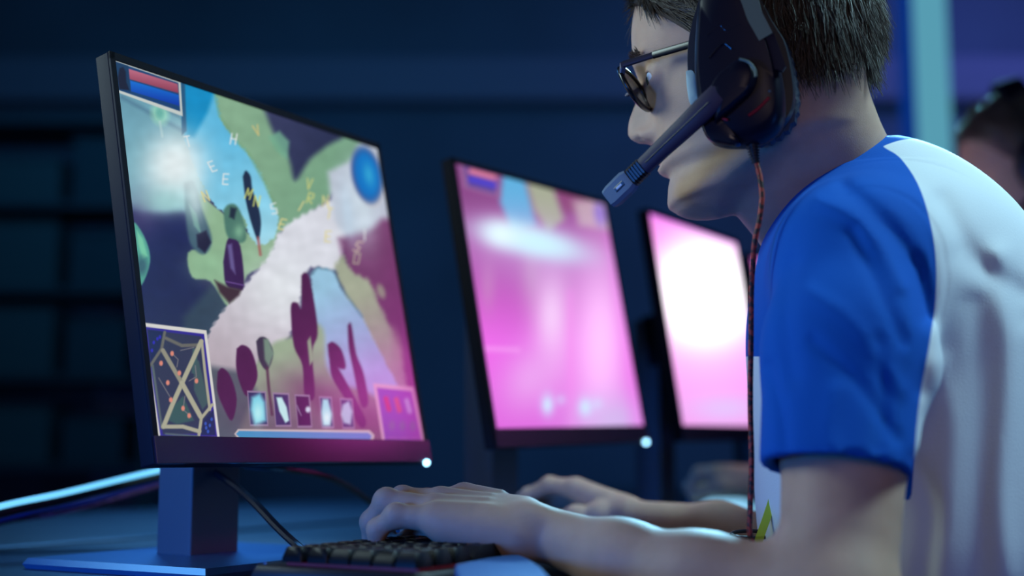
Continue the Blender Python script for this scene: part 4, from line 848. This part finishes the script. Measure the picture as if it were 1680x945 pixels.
# boom arm and microphone
def boxsweep(pts, hh, ww, axis):
    rg = []; n = len(pts)
    for i, p in enumerate(pts):
        t = pts[min(i + 1, n - 1)] - pts[max(i - 1, 0)]; t /= np.linalg.norm(t); b = np.asarray(axis) - t * (np.asarray(axis) @ t); b /= np.linalg.norm(b); a = np.cross(t, b)
        rg.append([p + a * hh[i] * x + b * ww[i] * y for x, y in ((-1, -.6), (-.7, -1), (.7, -1), (1, -.6), (1, .6), (.7, 1), (-.7, 1), (-1, .6))])
    return MB().rings(rg)
d0 = (Lq(1190, 150, .132))[1]
bs = [P(1196, 140, d0), P(1164, 170, d0 + .002), P(1120, 212, d0 + .018), P(1086, 244, d0 + .030), P(1056, 273, d0 + .040)]
boxsweep(bs, [.0085, .0088, .0078, .0070, .0066], [.004] * 5, hv).build('boom_arm', boom_m, hs, smooth=True)
MB().tube([bs[1] + hv * .0042, bs[2] + hv * .0042, bs[3] + hv * .0042 , bs[4] * .85 + bs[3] * .15 + hv * .0042], .0005, 6).build('boom_groove', blk, hs)
bd = bs[4] - bs[3]; bd /= np.linalg.norm(bd)
for k in range(5):
    p = bs[4] + bd * (.0005 + .0026 * k); boxsweep([p, p + bd * .0015], [.0074, .0074], [.0048] * 2, hv).build('bellows_rib', blk, hs)
boxsweep([bs[4], bs[4] + bd * .016], [.0058] * 2, [.0036] * 2, hv).build('bellows_core', blk, hs)
mc = bs[4] + bd * .0135; mo = boxsweep([mc, mc + bd * .004, mc + bd * .020, mc + bd * .0245], [.0076, .0090, .0088, .0078], [.0052, .0062, .006, .0055], hv).build('microphone', mic_m, hs, smooth=True, label='blue grey microphone capsule')
sl = mc + bd * .0115; a_ = np.cross(bd, hv)
boxsweep([sl - bd * .0045 + hv * .0062, sl + bd * .0045 + hv * .0062], [.0021] * 2, [.0006] * 2, hv).build('slot', blk, mo); boxsweep([sl - bd * .0025 + hv * .0068, sl + bd * .003 + hv * .0068], [.0009] * 2, [.0003] * 2, hv).build('slot_light', mat('slot_glint', (.5, .5, .6), .3), mo)
# cable with ribbed strain relief
zc_ = Lq(1235, 234, .110)[1]
s0, s1 = P(1234, 232, zc_), P(1240, 268, zc_ + .002); MB().tube([s0, s1], [.0042, .0022], 10).build('strain_relief', blk, hs, smooth=True)
for k in range(8):
    p = s0 + (s1 - s0) * (k + .3) / 8; e = (s1 - s0) / 8 * .45; MB().tube([p, p + e], .0056 - .0026 * k / 8, 12).build('relief_rib', blk, hs)
cb_m = mat('cable_braid', (.30, .03, .02), .55); nt = cb_m.node_tree; b_ = nt.nodes['Principled BSDF']; tc = nt.nodes.new('ShaderNodeTexCoord'); vo = nt.nodes.new('ShaderNodeTexNoise'); vo.inputs['Scale'].default_value = 260; rp = nt.nodes.new('ShaderNodeValToRGB')
rp.color_ramp.elements[0].position = .45; rp.color_ramp.elements[1].position = .55; rp.color_ramp.elements[0].color = (.012, .004, .006, 1); rp.color_ramp.elements[1].color = (.36, .03, .02, 1); nt.links.new(tc.outputs['Object'], vo.inputs['Vector']); nt.links.new(vo.outputs[0], rp.inputs[0]); nt.links.new(rp.outputs[0], b_.inputs['Base Color'])
zs = zc_
MB().tube(spline([P(1240, 262, zs + .002), P(1247, 292, zs), P(1250, 325, zs - .002), P(1246, 360, zs - .002), P(1238, 400, zs), P(1233, 470, zs + .01), P(1232, 560, zs + .015), P(1231, 660, zs + .02), P(1233, 760, zs + .02), P(1231, 830, zs + .02), P(1230, 874, zs + .02), P(1240, 900, zs + .02)], 10), .0021, 10).build('cable', cb_m, hs, smooth=True, label='red and black braided cable')
settle(hs)
# ------------------------------------------------------------ glasses
gl = thing('glasses', 'dark thin framed glasses worn by the player with the headset', 'glasses', tuple(H(.11, 0, 0)))
gm = mat('glasses_metal', (.10, .09, .13), .3, metal=.7); gk = mat('glasses_black', (.006, .006, .01), .25, spec=.6); lens_m = mat('lens_glass', (.02, .02, .03), .06, spec=.5); lens_m.node_tree.nodes['Principled BSDF'].inputs['Alpha'].default_value = .6
tl = .10; gu = hu * math.cos(tl) - hw * math.sin(tl) * -1; gu = hu * math.cos(.30) + hw * -math.sin(.30); gw = hw * math.cos(.30) + hu * math.sin(.30)   # lens plane leans in towards the cheeks
def lens_pts(s, k, off, n=40):
    c = H(.0915, s * .0335, -.0085); out = []
    for a in np.linspace(0, 2 * math.pi, n, endpoint=False):
        ca, sa = math.cos(a), math.sin(a); x = abs(ca) ** .8 * (1 if ca > 0 else -1) * .0270 * k; y = abs(sa) ** .85 * (1 if sa > 0 else -1) * .0185 * k
        wrap = .10 * x * s - .5 * x * x
        out.append(c + hv * x + gw * y + gu * (off + wrap))
    return out
for s in (1, -1):
    rp_ = lens_pts(s, 1, 0); rp_ = rp_ + [rp_[0], rp_[1]]; MB().tube(rp_, .0024, 10).build('rim', gk, gl, smooth=True)
    MB().rings([lens_pts(s, .02, .0012), lens_pts(s, .98, .0005), lens_pts(s, .98, -.0008), lens_pts(s, .02, 0)]).build('lens', lens_m, gl, smooth=True)
    hg = H(.100, s * .0650, .0040) if s == -1 else P(1022, 106, (H(.100, .0650, .0040))[1])
    ed = lens_pts(s, 1, 0)[2 if s == 1 else 18]
    e1 = H(.088, s * .0695, .0085) if s == -1 else P(1072, 90, H(.088, .0695, .0)[1]); e2 = H(-.0, s * .078, .020) if s == -1 else P(1135, 72, H(.03, .077, .0)[1])
    MB().box((hg + ed) / 2, (ed - hg) / 2 + hu * .0001, hw * .0028, np.cross(hv, hw) * .0022, .0008).build('end_piece', gm, gl)
    MB().tube([hg, e1], .0019, 8, axis=hw, squash=1.5).build('temple_hinge_arm', gm, gl, smooth=True, label='greyish metal front of the temple')
    MB().tube([e1, e2, H(-.02, s * .0785, .018) if s == -1 else e2 + (e2 - e1) * .3], .0022, 8, axis=hw, squash=1.5).build('temple', gk, gl, smooth=True)
MB().tube([lens_pts(1, 1, 0)[17], H(.1050, 0, -.001), lens_pts(-1, 1, 0)[3]], .0014, 8).build('bridge', gm, gl, smooth=True)
settle(gl)
# ------------------------------------------------------------ yellow lanyard hanging in front of the shirt
lm = mat('yellow_webbing', (.62, .70, .05), .7)
a0, a1, a2 = P(1266, 825, 1.04), P(1257, 852, 1.035), P(1247, 880, 1.03)
lo_ = MB(); lo_.rings([[p + hv * .0008 * sy + np.array([.0034 * sx, 0, 0]) for sx, sy in ((-1, -1), (1, -1), (1, 1), (-1, 1))] for p in (P(1269, 812, 1.042), a0, a1, a2, P(1240, 905, 1.03))])
o = lo_.build('lanyard', lm); o['label'] = 'yellow green lanyard strap at the front of the white shirt beside the cable'; o['category'] = 'lanyard'
cc_ = P(1232, 877, 1.06); loop = [cc_ + np.array([.016 * math.cos(a), .010 * math.sin(a) * .6, .0025 * math.sin(a)]) for a in np.linspace(0, 2 * math.pi, 25)]
o = MB().tube(loop, .0016, 8).build('cable_loop', blk, None, smooth=True); o['label'] = 'small black cord loop at the bottom of the red braided cable'; o['category'] = 'cord'
# ------------------------------------------------------------ second player
Y2 = 1.95
fr2 = head_frame((0, 0, 0), math.radians(12), math.radians(14))
O2 = P(1602, 298, Y2 - .03) - .083 * fr2[1] - .034 * fr2[2]
fr2 = (O2, fr2[1], fr2[2], fr2[3]); H2 = lambda u, v, w: O2 + fr2[1] * u + fr2[2] * v + fr2[3] * w
nb2 = H2(-.05, 0, -.17); ls2 = nb2 - UP * .06 - D * .03 + LT * .17; rs2 = ls2 - LT * .34; mid2 = (ls2 + rs2) / 2
hand2 = P(1203, 790, Y2); hand2[2] = max(hand2[2], ZD + .035)
g = Field(np.array([.10, 1.50, .60]), np.array([1.30, 2.75, 1.55]), .005)
g.cone(nb2, H2(-.02, 0, -.05), .057, .055, .02); put_head(g, fr2, .014)
for dz, rr in ((-.12, (.09, .14, .14)), (-.32, (.09, .135, .16)), (-.5, (.1, .14, .12))): g.ell(mid2 + UP * dz, (D, LT, UP), rr, .05)
g.cone(ls2, rs2, .048, .048, .04); g.cone(mid2, nb2, .06, .056, .04)
el2 = ls2 + D * .10 - UP * .25 + LT * .03; el2[2] = ZD + .035; wr2 = hand2 + np.array([.105, -.03, -.002])
g.cone(ls2, el2, .047, .038, .03); g.cone(el2, wr2, .036, .021, .02)
k2 = hand2 + np.array([-.015, 0, .012])
for i in range(4):
    o4 = -LT * .021 * (i - 1.5); b = k2 + o4; g.cone(wr2 + o4 * .6, b, .017, .0145, .012)
    finger([b, b + D * .025 + UP * .000, b + D * .040 - UP * .020, b + D * .035 - UP * .036], [.0120, .0100, .0088, .0075], .005, g)
finger([wr2 - UP * .004 + LT * .012, hand2 + LT * .045 - UP * .006, hand2 + LT * .048 + D * .03 - UP * .015], [.016, .0115, .009], .006, g)
er2 = rs2 + D * .12 - UP * .26; er2[2] = ZD + .035; wrr2 = er2 + D * .24 - UP * .01
g.cone(rs2, er2, .047, .038, .03); g.cone(er2, wrr2, .036, .021, .02)
for i in range(4):
    b = wrr2 + D * .08 + LT * .021 * (i - 1.5); g.cone(wrr2, b, .017, .0125, .012); finger([b, b + D * .03, b + D * .05 - UP * .012, b + D * .055 - UP * .025], [.0115, .0095, .008, .007], .005, g)
finger([wrr2 + LT * .015, wrr2 + LT * .05 + D * .04, wrr2 + LT * .055 + D * .07], [.015, .011, .009], .006, g)
p2 = thing('person', 'dark haired person wearing a headset in the blurred background at the right edge', 'person', (mid2[0], mid2[1], 0))
link('body', g.mesh(), skin, p2, True)
make_hair(fr2, p2, .005, 5000, hair_m, seed=5, thick=.018)
g2 = Field(np.array([.25, 1.50, .50]), np.array([1.30, 2.75, 1.40]), .007)
for dz, rr in ((-.12, (.115, .165, .16)), (-.32, (.12, .165, .18)), (-.5, (.12, .165, .14))): g2.ell(mid2 + UP * dz, (D, LT, UP), rr, .05)
g2.cone(ls2 - LT * .02, rs2 + LT * .02, .062, .062, .04); g2.cone(mid2, nb2 - UP * .02, .075, .066, .04); g2.cone(ls2, ls2 + (el2 - ls2) * .6, .06, .056, .03); g2.cone(rs2, rs2 + (er2 - rs2) * .6, .06, .056, .03)
link('shirt', g2.mesh(), mat('dark_shirt', (.015, .018, .03), .85), p2, True)
g3 = Field(np.array([.0, 1.55, .0]), np.array([1.30, 2.85, .72]), .012); h2 = mid2.copy(); h2[2] = .58
g3.ell(h2, (D, LT, UP), (.12, .17, .12), .04)
for s in (1, -1):
    a = h2 + LT * s * .09 - UP * .03; kn = a + D * .42 + UP * .03; ft = kn.copy(); ft[2] = .06; g3.cone(a, kn, .085, .062, .04); g3.cone(kn, ft, .06, .045, .02)
link('trousers', g3.mesh(), den, p2, True); settle(p2)
hs2 = thing('headset', 'dark blurred headset worn by the person at the right edge', 'headset', tuple(H2(0, 0, .1)))
def H2r(c, ru, rw, v, n=32): return [H2(c[0] + ru * math.cos(a), v, c[1] + rw * math.sin(a)) for a in np.linspace(0, 2 * math.pi, n, endpoint=False)]
for sg in (1, -1):
    MB().rings([H2r((-.005, -.01), .040 * s, .048 * s, sg * v) for v, s in ((.066, .9), (.072, 1), (.085, 1.02), (.10, .95), (.106, .7))]).build('ear_cup', cup_m, hs2, smooth=True)
m = MB(); rg = []
for a in np.linspace(0, math.pi, 21): rg.append([H2(-.005 + x, (.088 + y) * math.cos(a), .02 + (.120 + y) * math.sin(a)) for x, y in ((-.018, -.004), (.018, -.004), (.018, .005), (-.018, .005))])
m.rings(rg).build('headband', cup_m, hs2, smooth=True)
MB().tube(spline([H2(.0, .10, -.03), H2(.04, .095, -.06), H2(.085, .07, -.075)]), .004, 8).build('boom_arm', boom_m, hs2, smooth=True)
settle(hs2)
mp2 = P(1193, 824, Y2 - .02); mp2[2] = ZD + .003
m2_ = thing('computer_mouse', 'white glowing mouse under the hand of the background person', 'mouse', tuple(mp2))
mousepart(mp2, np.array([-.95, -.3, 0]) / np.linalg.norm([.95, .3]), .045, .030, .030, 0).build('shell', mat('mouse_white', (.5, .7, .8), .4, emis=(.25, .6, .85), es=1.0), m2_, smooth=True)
MB().tube([mp2 + D * .03 + UP * .024 + LT * .004, mp2 + D * .03 + UP * .024 - LT * .004], .007, 12).build('scroll_wheel', blk, m2_); settle(m2_)
st2 = thing('gaming_chair', 'dark swivel seat under the background person', 'chair', (h2[0], h2[1], 0))
MB().box((h2[0], h2[1], .425), D * .23, LT * .24, UP * .035, .025).build('seat', blk, st2, smooth=True)
MB().tube([(h2[0], h2[1], .0), (h2[0], h2[1], .39)], .03, 14).build('gas_column', bez, st2)
MB().rings([[np.array([h2[0], h2[1], z]) + r * np.array([math.cos(a), math.sin(a), 0]) for a in np.linspace(0, 6.283, 24, endpoint=False)] for z, r in ((0, .27), (.02, .27), (.05, .05))]).build('base', bez, st2, smooth=True); settle(st2)
